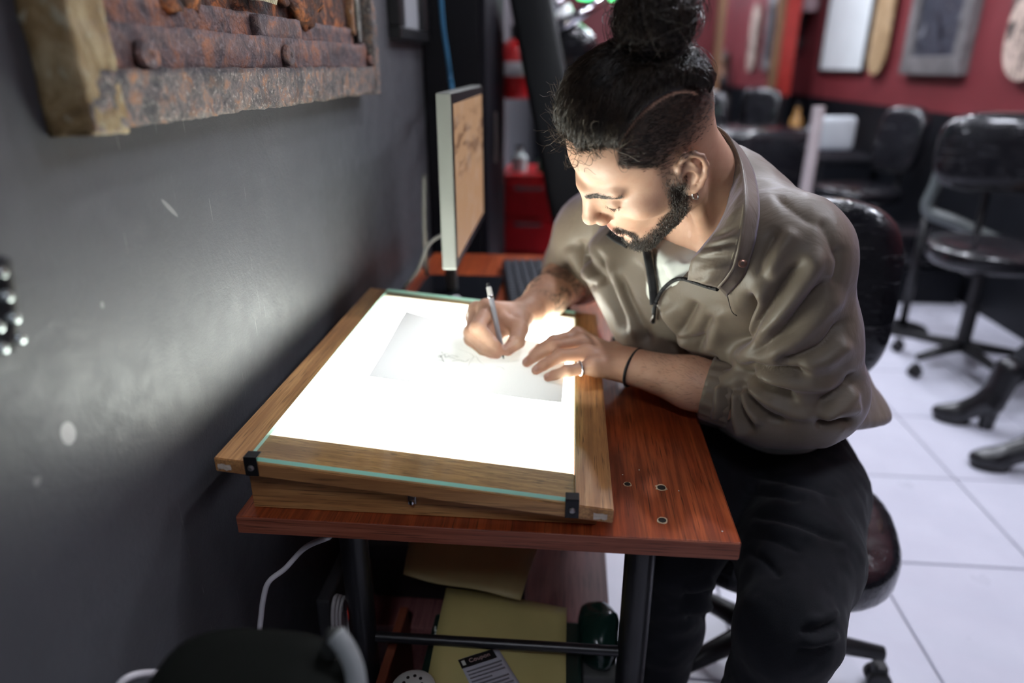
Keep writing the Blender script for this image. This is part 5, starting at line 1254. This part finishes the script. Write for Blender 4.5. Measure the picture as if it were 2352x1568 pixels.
JL = [(-.006, 10, [(1700, 1085), (1790, 1100), (1880, 1120), (1930, 1150)]), (.005, 12, [(1700, 1108), (1800, 1120), (1900, 1150)]), (-.005, 9, [(1700, 1130), (1780, 1135), (1850, 1150)]),
      (-.006, 10, [(1705, 1180), (1790, 1190), (1880, 1220), (1950, 1250)]), (.005, 12, [(1706, 1200), (1800, 1215), (1900, 1250)]), (-.005, 10, [(1710, 1260), (1760, 1290), (1800, 1330)]), (-.004, 9, [(1715, 1225), (1780, 1240), (1850, 1270)]),
      (.006, 10, [(1930, 1400), (1890, 1420), (1850, 1425)]), (-.006, 8, [(1925, 1425), (1880, 1445), (1830, 1450)]), (.007, 11, [(1930, 1450), (1890, 1470), (1840, 1475)]), (-.006, 8, [(1915, 1482), (1870, 1495), (1820, 1495)]),
      (.006, 10, [(1645, 1330), (1610, 1350), (1570, 1352)]), (-.006, 8, [(1640, 1358), (1600, 1372), (1560, 1372)]), (.007, 10, [(1645, 1385), (1600, 1400), (1560, 1398)]), (-.005, 8, [(1640, 1412), (1600, 1425), (1570, 1420)])]
D = folds(U, vis, JL) + .0022 * vnoise(V * A_([22, 22, 34]), 3) + .0012 * vnoise(V * 60, 5)
V = V + N * D[:, None]
t = NT('black_denim'); v = t.coord()
c = t.ramp(t.noise(v, 9, 4), [(.3, (.005, .006, .008)), (.7, (.011, .012, .016))])
c = t.mix(t.ramp(t.noise(v, 1400, 2), [(.45, 0.0), (.75, .35)]), c, (.035, .035, .043))
t.set(col=c, rough=.82, spec=.18, sheen=.05); t.bump(t.noise(v, 1100, 2), .25, .0006); MAT_DENIM = t.m
tr_ = npmesh('trousers', V, F, MAT_DENIM, person, True, label='black denim trousers')
MAT_SHOE = plain('black_shoe', (.012, .012, .013), .4, bump=.15, bscale=300); MAT_SOLE = plain('shoe_sole', (.05, .05, .05), .7)
for A, d in ((AL, _nrm([-.55, -.8, 0])), (AR, _nrm([-.7, -.6, 0]))):
    sf = Fld(); sd = A_([-d[1], d[0], 0]); ax = np.stack([d, sd, [0, 0, 1.]])
    h0 = A_([A[0], A[1], 0]); sf.cap(h0 + A_([0, 0, .06]) - d * .02, A_([A[0], A[1], .10]), .045, .050, .03); sf.ell(h0 + d * .07 + A_([0, 0, .045]), (.135, .048, .042), ax, .03); sf.ell(h0 + d * .13 + A_([0, 0, .035]), (.07, .050, .034), ax, .03)
    sf.plane((0, 0, .012), (0, 0, -1), .004); V, F = sf.mesh(.005, 2); sh = npmesh('shoe', V, F, MAT_SHOE, person, True)
    b = B(); prism(b, [h0 + d * (.06 + .145 * math.cos(a)) + sd * .052 * math.sin(a) + A_([0, 0, .0]) for a in [2 * math.pi * k / 28 for k in range(28)]], (0, 0, .018)); obj('sole', b, MAT_SOLE, sh)

# ---------------------------------------------------------------- white T-shirt under the jacket
sf = Fld()
sf.ell((.685, 1.148, .975), (.178, .104, .165), TAX, .04); sf.ell((.79, 1.185, .78), (.165, .12, .18), TAX, .05)
for a, b_ in ((NB, SL), (NB, SR)): sf.cap(a - A_([0, 0, .045]), b_ - A_([0, 0, .02]), .052, .056, .03)
_n0 = hp(0, -.030, -.020); _n1 = NB * .55 + hp(0, -.02, -.06) * .45; _n2 = NB + A_([-.02, 0, -.03])
sf.cap(_n0 * .3 + _n1 * .7, _n1, .064, .067, .02); sf.cap(_n1, _n2, .067, .080, .03); sf.cap(_n2, A_([.640, 1.085, 1.000]), .074, .070, .03)
_a, _b, _c = pix(1508, 573, 1.10), pix(1642, 527, 1.06), NB + A_([.06, .0, .035]); _pn = _nrm(np.cross(_b - _a, _c - _a)); _pn = _pn if _pn[2] > 0 else -_pn
sf.plane(_b, _pn, .004)
_bu = project(BV); _bv = ((CAM - BV) * BN).sum(1) > 0
def bodyd(x, y):
    m_ = (np.abs(_bu[:, 0] - x) < 7) & (np.abs(_bu[:, 1] - y) < 7) & _bv; return _bu[m_, 2].min() if m_.any() else None
for x, y in ((1518, 592), (1528, 625), (1560, 590), (1600, 572), (1632, 552), (1545, 640), (1575, 625), (1605, 598), (1640, 575), (1515, 660), (1535, 670)):
    d = bodyd(x, y)
    if d: sf.cap(pix(x, y, d + .020), pix(x, y, d + .024), .026, .026, .022)
sf.plane(_b, _pn, .003)
V, F = sf.mesh(.0045, 2); N = vnormals(V, F); U = project(V); vis = ((CAM - V) * N).sum(1) > 0
D = folds(U, vis, [(-.004, 8, [(1515, 610), (1530, 640), (1535, 670)]), (.004, 9, [(1530, 600), (1548, 640)]), (-.003, 8, [(1560, 600), (1590, 590), (1620, 560)])]) + .001 * vnoise(V * 40, 4)
t = NT('white_cotton'); v = t.coord(); t.set(col=t.ramp(t.noise(v, 30, 3), [(.3, (.70, .72, .66)), (.7, (.78, .79, .73))]), rough=.9, spec=.2); t.bump(t.noise(v, 900, 2), .2, .0005); MAT_COTTON = t.m
npmesh('t_shirt', V + N * D[:, None], F, MAT_COTTON, person, True, label='white cotton T-shirt')

# ---------------------------------------------------------------- windbreaker
jf = Fld()
jf.ell((.672, 1.143, .985), (.205, .122, .165), TAX, .04)
jf.ell((.745, 1.165, .86), (.190, .128, .17), TAX, .05)
jf.ell((.805, 1.185, .745), (.175, .135, .14), TAX, .05)
jf.ell((.850, 1.200, .700), (.180, .165, .080), None, .04)
jf.cap(pix(1445, 610, 1.27), pix(1530, 770, 1.27), .085, .085, .04); jf.chain([pix(1868, 760, 1.28), pix(1876, 860, 1.28), pix(1886, 935, 1.27)], [.052, .052, .052], .07); jf.cap(pix(1886, 938, 1.27), pix(1850, 945, 1.22), .054, .060, .06)
for a, b_ in ((NB, SL), (NB, SR)): jf.cap(a - A_([-.016, 0, .036]), b_ - A_([-.008, 0, .018]), .086, .084, .05)
jf.cap(NB + A_([.0, .0, -.04]), NB + A_([-.018, -.012, .010]), .090, .080, .03)
jf.plane((.85, 1.2, .668), _nrm([.05, -.38, -1]), .02)
dL = SL - A_([0, 0, .012])
jf.chain([dL, dL * .5 + EL * .5 + A_([.002, -.004, 0]), EL + A_([.004, -.002, .038])], [.080, .082, .074], .03)
CUFL = EL + (WL - EL) * .47; CUFL2 = EL + (WL - EL) * .40
jf.chain([EL + A_([.006, .0, .030]), EL + (WL - EL) * .20 + A_([0, -.004, .010]), CUFL2], [.072, .068, .053], .03)
jf.cap(EL + A_([-.05, .02, .004]), EL + A_([.03, .02, .008]), .050, .050, .03)
jf.chain([SR - A_([0, 0, .01]), SR * .45 + ER * .55 + A_([-.012, .0, .01]), ER + A_([-.004, -.004, .006])], [.086, .090, .080], .03)
CUFR = ER + (WR - ER) * .10
jf.chain([ER, CUFR], [.078, .058], .02)
# neck opening: the carve follows the unzipped front
def carve(poly, dmax, k=.004):
    poly = A_(poly, ); n_ = len(poly)
    def fn(P):
        q = project(P); U_ = q[:, :2]; d, _, _ = seg2d(U_, np.vstack([poly, poly[:1]]))
        ins = np.zeros(len(P), bool); j = n_ - 1
        for i in range(n_):
            c_ = (poly[i, 1] > U_[:, 1]) != (poly[j, 1] > U_[:, 1])
            ins ^= c_ & (U_[:, 0] < (poly[j, 0] - poly[i, 0]) * (U_[:, 1] - poly[i, 1]) / (poly[j, 1] - poly[i, 1] + 1e-12) + poly[i, 0]); j = i
        d = np.where(ins, -d, d) * q[:, 2] / FPX
        return np.maximum(d, q[:, 2] - dmax)
    P = [pix(x, y, dd) for x, y in poly for dd in (.7, dmax)]
    jf.add(fn, np.min(P, 0), np.max(P, 0), 's', k)
carve([(1480, 430), (1497, 560), (1508, 640), (1503, 702), (1530, 664), (1565, 635), (1602, 600), (1640, 545), (1668, 490), (1676, 440), (1662, 380), (1630, 300), (1560, 300)], 1.20)
JV, JF = jf.mesh(.0034, 2)
N = vnormals(JV, JF); U = project(JV); vis = ((CAM - JV) * N).sum(1) > -.02
JFL = [  # (amplitude, width px, line)
    (-.016, 15, [(1857, 587), (1816, 638), (1770, 699), (1719, 770), (1683, 801)]), (.012, 20, [(1895, 560), (1840, 650), (1785, 725), (1720, 792)]),
    (-.013, 14, [(1918, 632), (1872, 683), (1811, 750), (1750, 796), (1699, 821)]), (.010, 18, [(1945, 660), (1890, 720), (1820, 790), (1740, 822)]),
    (-.028, 15, [(1734, 668), (1719, 704), (1694, 750), (1676, 815)]), (.010, 16, [(1760, 640), (1735, 720), (1700, 790)]),
    (-.012, 12, [(1955, 720), (1900, 790), (1840, 820), (1770, 835)]), (.008, 16, [(1960, 780), (1900, 830), (1830, 845)]),
    (-.016, 10, [(1689, 840), (1770, 856), (1870, 862)]), (.010, 12, [(1700, 852), (1775, 872), (1860, 885), (1940, 880)]),
    (-.014, 11, [(1689, 845), (1750, 887), (1842, 923)]), (.011, 12, [(1700, 870), (1760, 915), (1830, 945), (1890, 950)]),
    (-.014, 10, [(1694, 862), (1719, 918), (1770, 959), (1821, 974)]), (.011, 11, [(1692, 880), (1712, 930), (1755, 980)]),
    (-.013, 10, [(1691, 872), (1700, 940), (1735, 1000)]), (.011, 10, [(1682, 890), (1688, 950), (1705, 1010)]), (-.012, 9, [(1668, 880), (1672, 930), (1660, 985)]), (.010, 9, [(1655, 880), (1652, 930), (1640, 970)]),
    (-.012, 12, [(1969, 850), (1945, 893), (1867, 939)]), (.010, 14, [(1975, 890), (1930, 925), (1870, 960)]), (-.014, 8, [(1867, 976), (1920, 968), (1972, 969)]), (.008, 14, [(1985, 930), (1930, 945), (1880, 955)]),
    (-.014, 10, [(1454, 587), (1500, 690), (1545, 775), (1590, 835)]), (.010, 12, [(1470, 600), (1515, 690), (1560, 770), (1605, 830)]),
    (-.012, 14, [(1413, 617), (1455, 720), (1500, 810)]), (.010, 14, [(1385, 590), (1430, 690), (1475, 790)]), (-.010, 14, [(1365, 560), (1400, 660), (1445, 770)]),
    (-.012, 13, [(1330, 545), (1345, 600), (1390, 660)]), (.010, 14, [(1310, 560), (1325, 610), (1365, 660)]), (-.008, 9, [(1290, 600), (1325, 635), (1370, 665)]),
    (-.010, 12, [(1600, 690), (1580, 730), (1560, 770)]), (.008, 14, [(1545, 690), (1545, 740), (1580, 800)]), (-.009, 10, [(1520, 720), (1560, 770), (1630, 790)]), (-.008, 12, [(1640, 720), (1610, 770), (1600, 820)]), (.006, 14, [(1660, 700), (1640, 770), (1630, 820)]),
    (-.004, 16, [(1770, 440), (1820, 480), (1880, 520)]), (-.007, 12, [(1790, 520), (1760, 570), (1735, 640)]), (.006, 14, [(1830, 520), (1790, 580), (1760, 640)]), (-.004, 14, [(1880, 500), (1905, 550), (1930, 600)]), (-.006, 9, [(1930, 560), (1928, 610), (1915, 660)]),
    (-.012, 9, [(1590, 845), (1640, 835), (1685, 838)]), (-.010, 10, [(1560, 810), (1600, 830), (1650, 820)])]
D = folds(U, vis, JFL)
mid = vnoise(JV * A_([9, 9, 13]), 21) * .0025 + (np.abs(vnoise(JV * A_([20, 17, 14]), 8)) - .35) * -.0022 + (np.abs(vnoise(JV * A_([44, 36, 30]), 12)) - .3) * -.0012
hem = np.exp(-((JV[:, 2] - .655) / .020) ** 2) * (JV[:, 0] > .70)
ang = np.arctan2(JV[:, 1] - 1.20, JV[:, 0] - .85); mid = mid + hem * (.004 * np.sin(ang * 34) - .006)
JV = JV + N * (D + mid)[:, None]; JV = lap(JV, JF, .2)
t = NT('olive_nylon'); v = t.coord()
c = t.ramp(t.noise(v, 5, 4), [(.3, (.158, .124, .090)), (.7, (.195, .155, .115))])
t.set(col=c, rough=t.ramp(t.noise(v, 40, 3), [(.3, .44), (.7, .56)]), spec=.42, sheen=.22)
t.b.inputs['Sheen Tint'].default_value = (.75, .66, .95, 1); t.b.inputs['Sheen Roughness'].default_value = .35
crn = t.noise(t.coord((1.0, 1.6, .8), rot=(.4, .3, .6)), 15, 4, .55, 1.2); t.bump(t.math('ADD', crn, t.math('MULTIPLY', t.noise(v, 1500, 1), .05)), .26, .009); MAT_NYLON = t.m
jacket = npmesh('jacket', JV, JF, MAT_NYLON, person, True, label='olive taupe nylon windbreaker with half-open zip')
JN = vnormals(JV, JF); JU = project(JV); jvis = ((CAM - JV) * JN).sum(1) > 0
def surf(px_, py_, rad=9):
    """front-most jacket depth under a pixel"""
    m_ = (np.abs(JU[:, 0] - px_) < rad) & (np.abs(JU[:, 1] - py_) < rad) & jvis
    return JU[m_, 2].min() if m_.any() else None
def onj(px_, py_, lift=.003, default=1.08):
    d = surf(px_, py_) or surf(px_, py_, 22) or default; return pix(px_, py_, d - lift)
MAT_BLACKFAB = plain('black_lining', (.010, .010, .012), .7, bump=.2, bscale=900)
# collar: stands round the neck and falls open on the left
inner = [(1618, 318), (1646, 347), (1668, 388), (1677, 433), (1668, 479), (1646, 525), (1614, 566), (1588, 600), (1580, 642)]
rim = [(1622, 279), (1668, 309), (1697, 360), (1708, 408), (1712, 464), (1706, 520), (1698, 566), (1682, 617), (1650, 660)]
rows = []; n_ = len(inner)
I3 = []; R3 = []
for k, ((x, y), (x2, y2)) in enumerate(zip(inner, rim)):
    q = k / (n_ - 1); d0 = surf(x2, y2, 26) or 1.04
    d0 = (1.005 + .06 * q) if k < 2 else d0
    R3.append(pix(x2, y2, d0 - (.030 if k < 7 else .018))); I3.append(pix(x, y, d0 + .012 + .012 * math.sin(q * 3.1)))
I3 = spline(I3, 8); R3 = spline(R3, 8)
for a, b_ in zip(I3, R3):
    row = []
    for j in range(11):
        u = j / 10; p = a * (1 - u) + b_ * u; bow = math.sin(math.pi * u); to = _nrm(CAM - p)
        row.append(p + to * (.010 * bow))
    rows.append(row)
rows = A_(rows); nr_ = rows.shape[0]
for i in range(nr_):        # gathers along the inside of the collar
    for j in range(11):
        u = j / 10; q = i / nr_; to = _nrm(CAM - rows[i, j])
        rows[i, j] += to * (.0052 * math.sin(q * 46 + 5 * u + 2.5 * math.sin(q * 17)) * math.sin(math.pi * u) * (.35 + q) + .0040 * math.sin(q * 88 + 9 * u) * u * (1 - u) * 2)
V, F = loft(rows); col_ = npmesh('collar', V, F, MAT_NYLON, jacket, True); solid(col_, .0022, 0)
obj('collar_rim', tube(B(), R3, .0024, 8), MAT_NYLON, col_, True)
obj('rim_stitching', tube(B(), [a * .10 + b_ * .90 + _nrm(CAM - b_) * .0036 for a, b_ in zip(I3[:-6], R3[:-6])], .0006, 5), plain('pale_thread', (.45, .40, .28), .8), col_)
# outer face of the collar behind it, dropping to the shoulder
rows = []
for k, b_ in enumerate(R3):
    pr = project(b_); q = k / (len(R3) - 1); dn = A_([18 + 14 * math.sin(q * 3.1), 20]); tgt = onj(pr[0] + dn[0], pr[1] + dn[1], -.004)
    rows.append([b_ * (1 - u) + tgt * u for u in np.linspace(0, 1, 6)])
V, F = loft(A_(rows)); o = npmesh('collar_stand', V, F, MAT_NYLON, jacket, True); solid(o, .0020, 0)
# far collar tip under the chin and the dark placket behind the zip
def strip(pts, wd, name, mat, parent, thick=.003, lift=.002):
    L = [np.append(p, 0.) for p in pts]; L = A_(spline(L, 6))[:, :2]; T = np.gradient(L, axis=0); Nn = np.c_[-T[:, 1], T[:, 0]]; Nn /= np.linalg.norm(Nn, axis=1, keepdims=True)
    r = []
    for p, nn in zip(L, Nn):
        d = surf(*p, 12) or surf(*p, 30) or 1.1
        r.append([pix(p[0] + nn[0] * w_, p[1] + nn[1] * w_, d - lift) for w_ in np.linspace(-wd / 2, wd / 2, 4)])
    V, F = loft(A_(r)); o = npmesh(name, V, F, mat, parent, True); solid(o, thick, 0); return o
strip([(1398, 535), (1415, 548), (1440, 562)], 16, 'collar_tip', MAT_BLACKFAB, jacket, .006, .010)
strip([(1484, 572), (1493, 620), (1499, 660), (1502, 700)], 18, 'placket', MAT_BLACKFAB, jacket, .003, .004)
ZIP = [(1500, 742), (1503, 708), (1508, 690), (1522, 665), (1545, 645), (1568, 640), (1595, 648), (1622, 657), (1648, 664)]
zl = A_(spline([np.append(p, 0.) for p in ZIP], 8))[:, :2]
zr = []
for i, p in enumerate(zl):
    d = (surf(*p, 10) or surf(*p, 30) or 1.1); zr.append(pix(p[0], p[1], d - .0045))
tp = obj('zip_tape', tube(B(), zr, .0032, 8), MAT_BLACKFAB, jacket, True)
acc = 0.0; tooth = None; nt = 0
for a, b_ in zip(zr[:-1], zr[1:]):
    acc += np.linalg.norm(b_ - a)
    if acc > .0030 and nt < 90:
        acc = 0; p = (a + b_) / 2 + _nrm(CAM - a) * .0026; dr = Vector(_nrm(b_ - a)); rt = dr.to_track_quat('X', 'Z').to_matrix()
        if tooth is None:
            o = obj('zip_tooth', box(B(), (0, 0, 0), (.0016, .0044, .0016), None, .0003, 1), MAT_BLACK_PLASTIC, jacket); tooth = o.data; tooth.transform(Matrix.Translation(wloc(jacket)))
        else:
            o = bpy.data.objects.new('zip_tooth', tooth); COL.objects.link(o); o.parent = jacket
        o.location = Vector(p) - wloc(jacket); o.rotation_euler = rt.to_euler(); nt += 1
pz = onj(1502, 712, .008); b = B(); box(b, pz, (.007, .005, .012), None, .0012); zs = obj('zip_slider', b, MAT_BLACK_METAL, jacket)
p0 = onj(1502, 716, .011); p1 = onj(1497, 738, .011); obj('zip_pull', tube(B(), [p0, p0 * .5 + p1 * .5 + A_([0, -.002, 0]), p1], [.0014, .0020, .0030], 8), MAT_STEEL, zs, True)
pt = R3[int(.84 * len(R3))] + _nrm(CAM - R3[-1]) * .006 + A_([.010, 0, 0]); b = B(); lathe(b, [(.0035, -.003), (.0052, -.002), (.0056, .002), (.0040, .003), (.0022, .003), (.0022, -.003), (.0035, -.003)], pt, tuple(_nrm(CAM - pt)), 18); obj('cord_eyelet', b, plain('copper_eyelet', (.36, .20, .15), .3, .9), jacket, 'auto')
# seams
for ln in ([(1668, 655), (1672, 685), (1681, 715), (1692, 725)],):
    obj('seam', tube(B(), [onj(x, y, .0006) for x, y in A_(spline([np.append(p, 0.) for p in ln], 6))[:, :2]], .0007, 5), plain('dark_seam', (.06, .05, .04), .7), jacket)
# elastic cuffs
def cuff(c0, c1, r0, r1, n_=20):
    c0 = A_(c0); c1 = A_(c1); d = _nrm(c1 - c0); u = _nrm(np.cross(d, [0, 0, 1])); w_ = np.cross(d, u); rows = []
    for i in range(9):
        q = i / 8; r = r0 + (r1 - r0) * q; rr = []
        for k in range(72):
            a = 2 * math.pi * k / 72; rr.append(c0 + (c1 - c0) * q + (u * math.cos(a) + w_ * math.sin(a)) * (r + .0016 * math.sin(a * 17 + .6 * math.sin(a * 5)) + .001 * math.sin(a * 31)))
        rows.append(rr)
    V, F = loft(A_(rows), True); return V, F
V, F = cuff(CUFL2 - _nrm(WL - EL) * .010, CUFL + _nrm(WL - EL) * .016, .0545, .0505); o = npmesh('cuff', V, F, MAT_NYLON, jacket, True, label='ribbed elastic cuff'); solid(o, .003, 0)
V, F = cuff(CUFR - _nrm(WR - ER) * .012, CUFR + _nrm(WR - ER) * .022, .060, .0585); o = npmesh('cuff', V, F, MAT_BLACKFAB, jacket, True, label='dark pushed-up cuff'); solid(o, .003, 0)

# ---------------------------------------------------------------- small things worn
d = _nrm(WL - EL); c0 = WL - d * .012 + A_([0, 0, -.001]); u = _nrm(np.cross(d, [0, 0, 1])); w_ = np.cross(u, d)
tilt = _nrm(d + .12 * u)
def ring_pts(c, ax, ru, rw, n_=40, uref=None):
    ax = _nrm(ax); uu = _nrm(np.cross(ax, [0, 0, 1])); ww = np.cross(uu, ax); return [c + uu * ru * math.cos(a) + ww * rw * math.sin(a) for a in [2 * math.pi * k / n_ for k in range(n_ + 1)]]
obj('hair_tie', tube(B(), ring_pts(c0, tilt, .0385, .0315), .0024, 8), MAT_BLACKFAB, person, True, label='black elastic hair tie worn on the wrist')
q = FINGL['pinky']; d = _nrm(q[1] - q[0]); obj('ring', tube(B(), ring_pts(q[0] * .52 + q[1] * .48, d, .0118, .0118), .0022, 8), MAT_CHROME, person, True, label='plain silver ring')
ec = hp(-.0795, .001, -.0345); obj('earring', tube(B(), [ec + HF_ * .0062 * math.cos(a) * .6 + HR_ * .0055 * math.cos(a) * 0 + HU_ * .0075 * math.sin(a) for a in np.linspace(0, 6.283, 25)], .0008, 6), MAT_CHROME, person, True, label='small silver hoop earring')
# ---------------------------------------------------------------- pen
T0 = onboard(1157, 824, .0002); r = RW @ A_([1125 - 1176, 671 - 784, FPX]); r /= np.linalg.norm(r)
bq = 2 * r @ (CAM - T0); cq = (CAM - T0) @ (CAM - T0) - .137 ** 2; disc = max(0.0, bq * bq - 4 * cq); TOP = CAM + r * ((-bq + math.sqrt(disc) * .0) / 2)
TOP = T0 + _nrm(TOP - T0) * .137; dp = _nrm(TOP - T0)
pen = thing('pen', T0, 'slim silver technical pen with a black tip held in the drawing hand', 'pen')
def plathe(prof): return lathe(B(), prof, T0, tuple(dp), 18)
obj('nib', plathe([(.0009, 0), (.0013, .004), (.0026, .006), (.0031, .017), (.0032, .018)]), MAT_BLACK_PLASTIC, pen, 'auto')
obj('barrel', plathe([(.0030, .018), (.0044, .026), (.0047, .034), (.0047, .110)]), plain('pen_grey', (.33, .33, .36), .35), pen, 'auto')
obj('cap_band', plathe([(.0048, .110), (.0050, .111), (.0050, .114), (.0048, .1145)]), MAT_CHROME, pen, 'auto')
obj('end', plathe([(.0048, .1145), (.0048, .128), (.0040, .130)]), plain('pen_silver', (.55, .54, .52), .35), pen, 'auto')
obj('end_button', plathe([(.0030, .130), (.0030, .136), (0, .137)]), MAT_BLACK_PLASTIC, pen, 'auto')

# ================================================================== SECOND PERSON, ONLY BOOTS AND SHINS IN VIEW
vis2 = thing('person', (2.56, 2.62, 0), 'seated person in black trousers and heeled black ankle boots at the right edge', 'person')
MAT_BOOT = plain('black_leather_boot', (.010, .010, .012), .30, bump=.2, bscale=120, spec=.6)
def boot(toe, heel, ank, knee):
    toe, heel, ank = [np.asarray(q, float) for q in (toe, heel, ank)]; d = _nrm((toe - heel) * [1, 1, 0]); s_ = A_([-d[1], d[0], 0]); ax = np.stack([d, s_, [0, 0, 1.]])
    f = Fld(); f.ell(toe - d * .045 + A_([0, 0, .032]), (.062, .040, .034), ax, .02); f.cap(toe - d * .07 + A_([0, 0, .038]), heel + d * .045 + A_([0, 0, .105]), .038, .044, .03)
    f.cap(heel + d * .03 + A_([0, 0, .110]), ank, .044, .050, .03); f.plane((0, 0, .010), (0, 0, -1), .004)
    V, F = f.mesh(.005, 2); b_ = npmesh('boot', V, F, MAT_BOOT, vis2, True)
    h = heel + d * .028; obj('heel_block', tube(B(), [h + A_([0, 0, .0]), h + A_([0, 0, .035]), h + A_([0, 0, .095])], [.026, .028, .034], 14), MAT_BOOT, b_, 'auto')
    obj('sole', prism(B(), [toe - d * .055 + d * .062 * math.cos(a) + s_ * .040 * math.sin(a) for a in np.linspace(0, 6.283, 22)[:-1]], (0, 0, .012)), plain('boot_sole', (.02, .02, .02), .6), b_)
    obj('zip_pull', tube(B(), [ank + s_ * .047 - A_([0, 0, .01]), ank + s_ * .049 - A_([0, 0, .035])], .003, 6), plain('copper_pull', (.5, .28, .2), .3, .8), b_)
    return b_
B1t, B1h = onz(2146, 958, 0.0), onz(2282, 985, 0.0); B1a = B1h + A_([.005, .02, .24])
B2t, B2h = onz(2232, 1068, 0.0), onz(2400, 1085, 0.0); B2a = B2h + A_([.01, .02, .24])
K1, K2 = A_([2.45, 2.60, .52]), A_([2.42, 2.32, .52]); H1, H2 = A_([2.60, 2.90, .58]), A_([2.60, 2.66, .58])
boot(B1t, B1h, B1a, K1); boot(B2t, B2h, B2a, K2)
f = Fld()
for a_, k_, h_ in ((B1a, K1, H1), (B2a, K2, H2)): f.chain([a_ - A_([0, 0, .03]), k_, h_], [.048, .070, .090], .02)
f.ell((2.60, 2.78, .60), (.12, .19, .11), None, .04)
V, F = f.mesh(.009, 2); npmesh('trousers', V + vnormals(V, F) * (.004 * vnoise(V * 26, 4))[:, None], F, MAT_DENIM, vis2, True)
f = Fld(); f.ell((2.60, 2.78, .92), (.105, .17, .27), None, .04); f.cap((2.60, 2.60, 1.12), (2.52, 2.55, .82), .055, .05, .03); f.cap((2.52, 2.55, .82), (2.44, 2.62, .66), .05, .045, .03); f.cap((2.60, 2.96, 1.12), (2.54, 3.0, .82), .055, .05, .03); f.cap((2.54, 3.0, .82), (2.46, 2.92, .66), .05, .045, .03)
V, F = f.mesh(.010, 2); npmesh('black_top', V, F, MAT_BLACKFAB, vis2, True)
f = Fld(); f.cap((2.60, 2.78, 1.15), (2.58, 2.78, 1.26), .05, .05, .02); f.ell((2.57, 2.78, 1.36), (.095, .075, .115), None, .03); f.ell((2.48, 2.78, 1.345), (.022, .014, .02), None, .015)
for y_ in (2.62, 2.92):
    f.ell((2.41, y_, .64), (.045, .038, .016), None, .01)
    for k in range(4): f.cap((2.385, y_ - .027 + k * .018, .642), (2.33, y_ - .030 + k * .020, .628), .0085, .007, .004)
f.cap((2.60, 2.78, 1.16), (2.60, 2.78, 1.0), .05, .05, .02); f.cap((2.60, 2.6, 1.1), (2.52, 2.55, .82), .03, .03, .02); f.cap((2.52, 2.55, .82), (2.42, 2.62, .645), .03, .022, .02); f.cap((2.60, 2.96, 1.1), (2.54, 3.0, .82), .03, .03, .02); f.cap((2.54, 3.0, .82), (2.42, 2.92, .645), .03, .022, .02); f.cap((2.6, 2.6, 1.1), (2.6, 2.96, 1.1), .03, .03, .02)
V, F = f.mesh(.006, 2); npmesh('body', V, F, plain('visitor_skin', (.55, .33, .23), .5), vis2, True)
f = Fld(); f.ell((2.60, 2.78, 1.375), (.095, .083, .115), None, .02); f.ell((2.64, 2.78, 1.26), (.05, .08, .12), None, .03); V, F = f.mesh(.007, 2); npmesh('hair', V, F, MAT_HAIR, vis2, True)
stl = thing('stool', (2.60, 2.79, 0), 'round black stool under the person at the right edge', 'stool'); obj('seat', lathe(B(), [(0, .43), (.15, .43), (.16, .45), (.15, .475), (0, .48)], (2.59, 2.79, 0), n=28), MAT_VINYL, stl, 'auto')
for k in range(4): a = .78 + k * math.pi / 2; obj('leg', tube(B(), [(2.59 + .10 * math.cos(a), 2.79 + .10 * math.sin(a), .43), (2.59 + .15 * math.cos(a), 2.79 + .15 * math.sin(a), 0.0)], .011, 8), MAT_BLACK_METAL, stl)
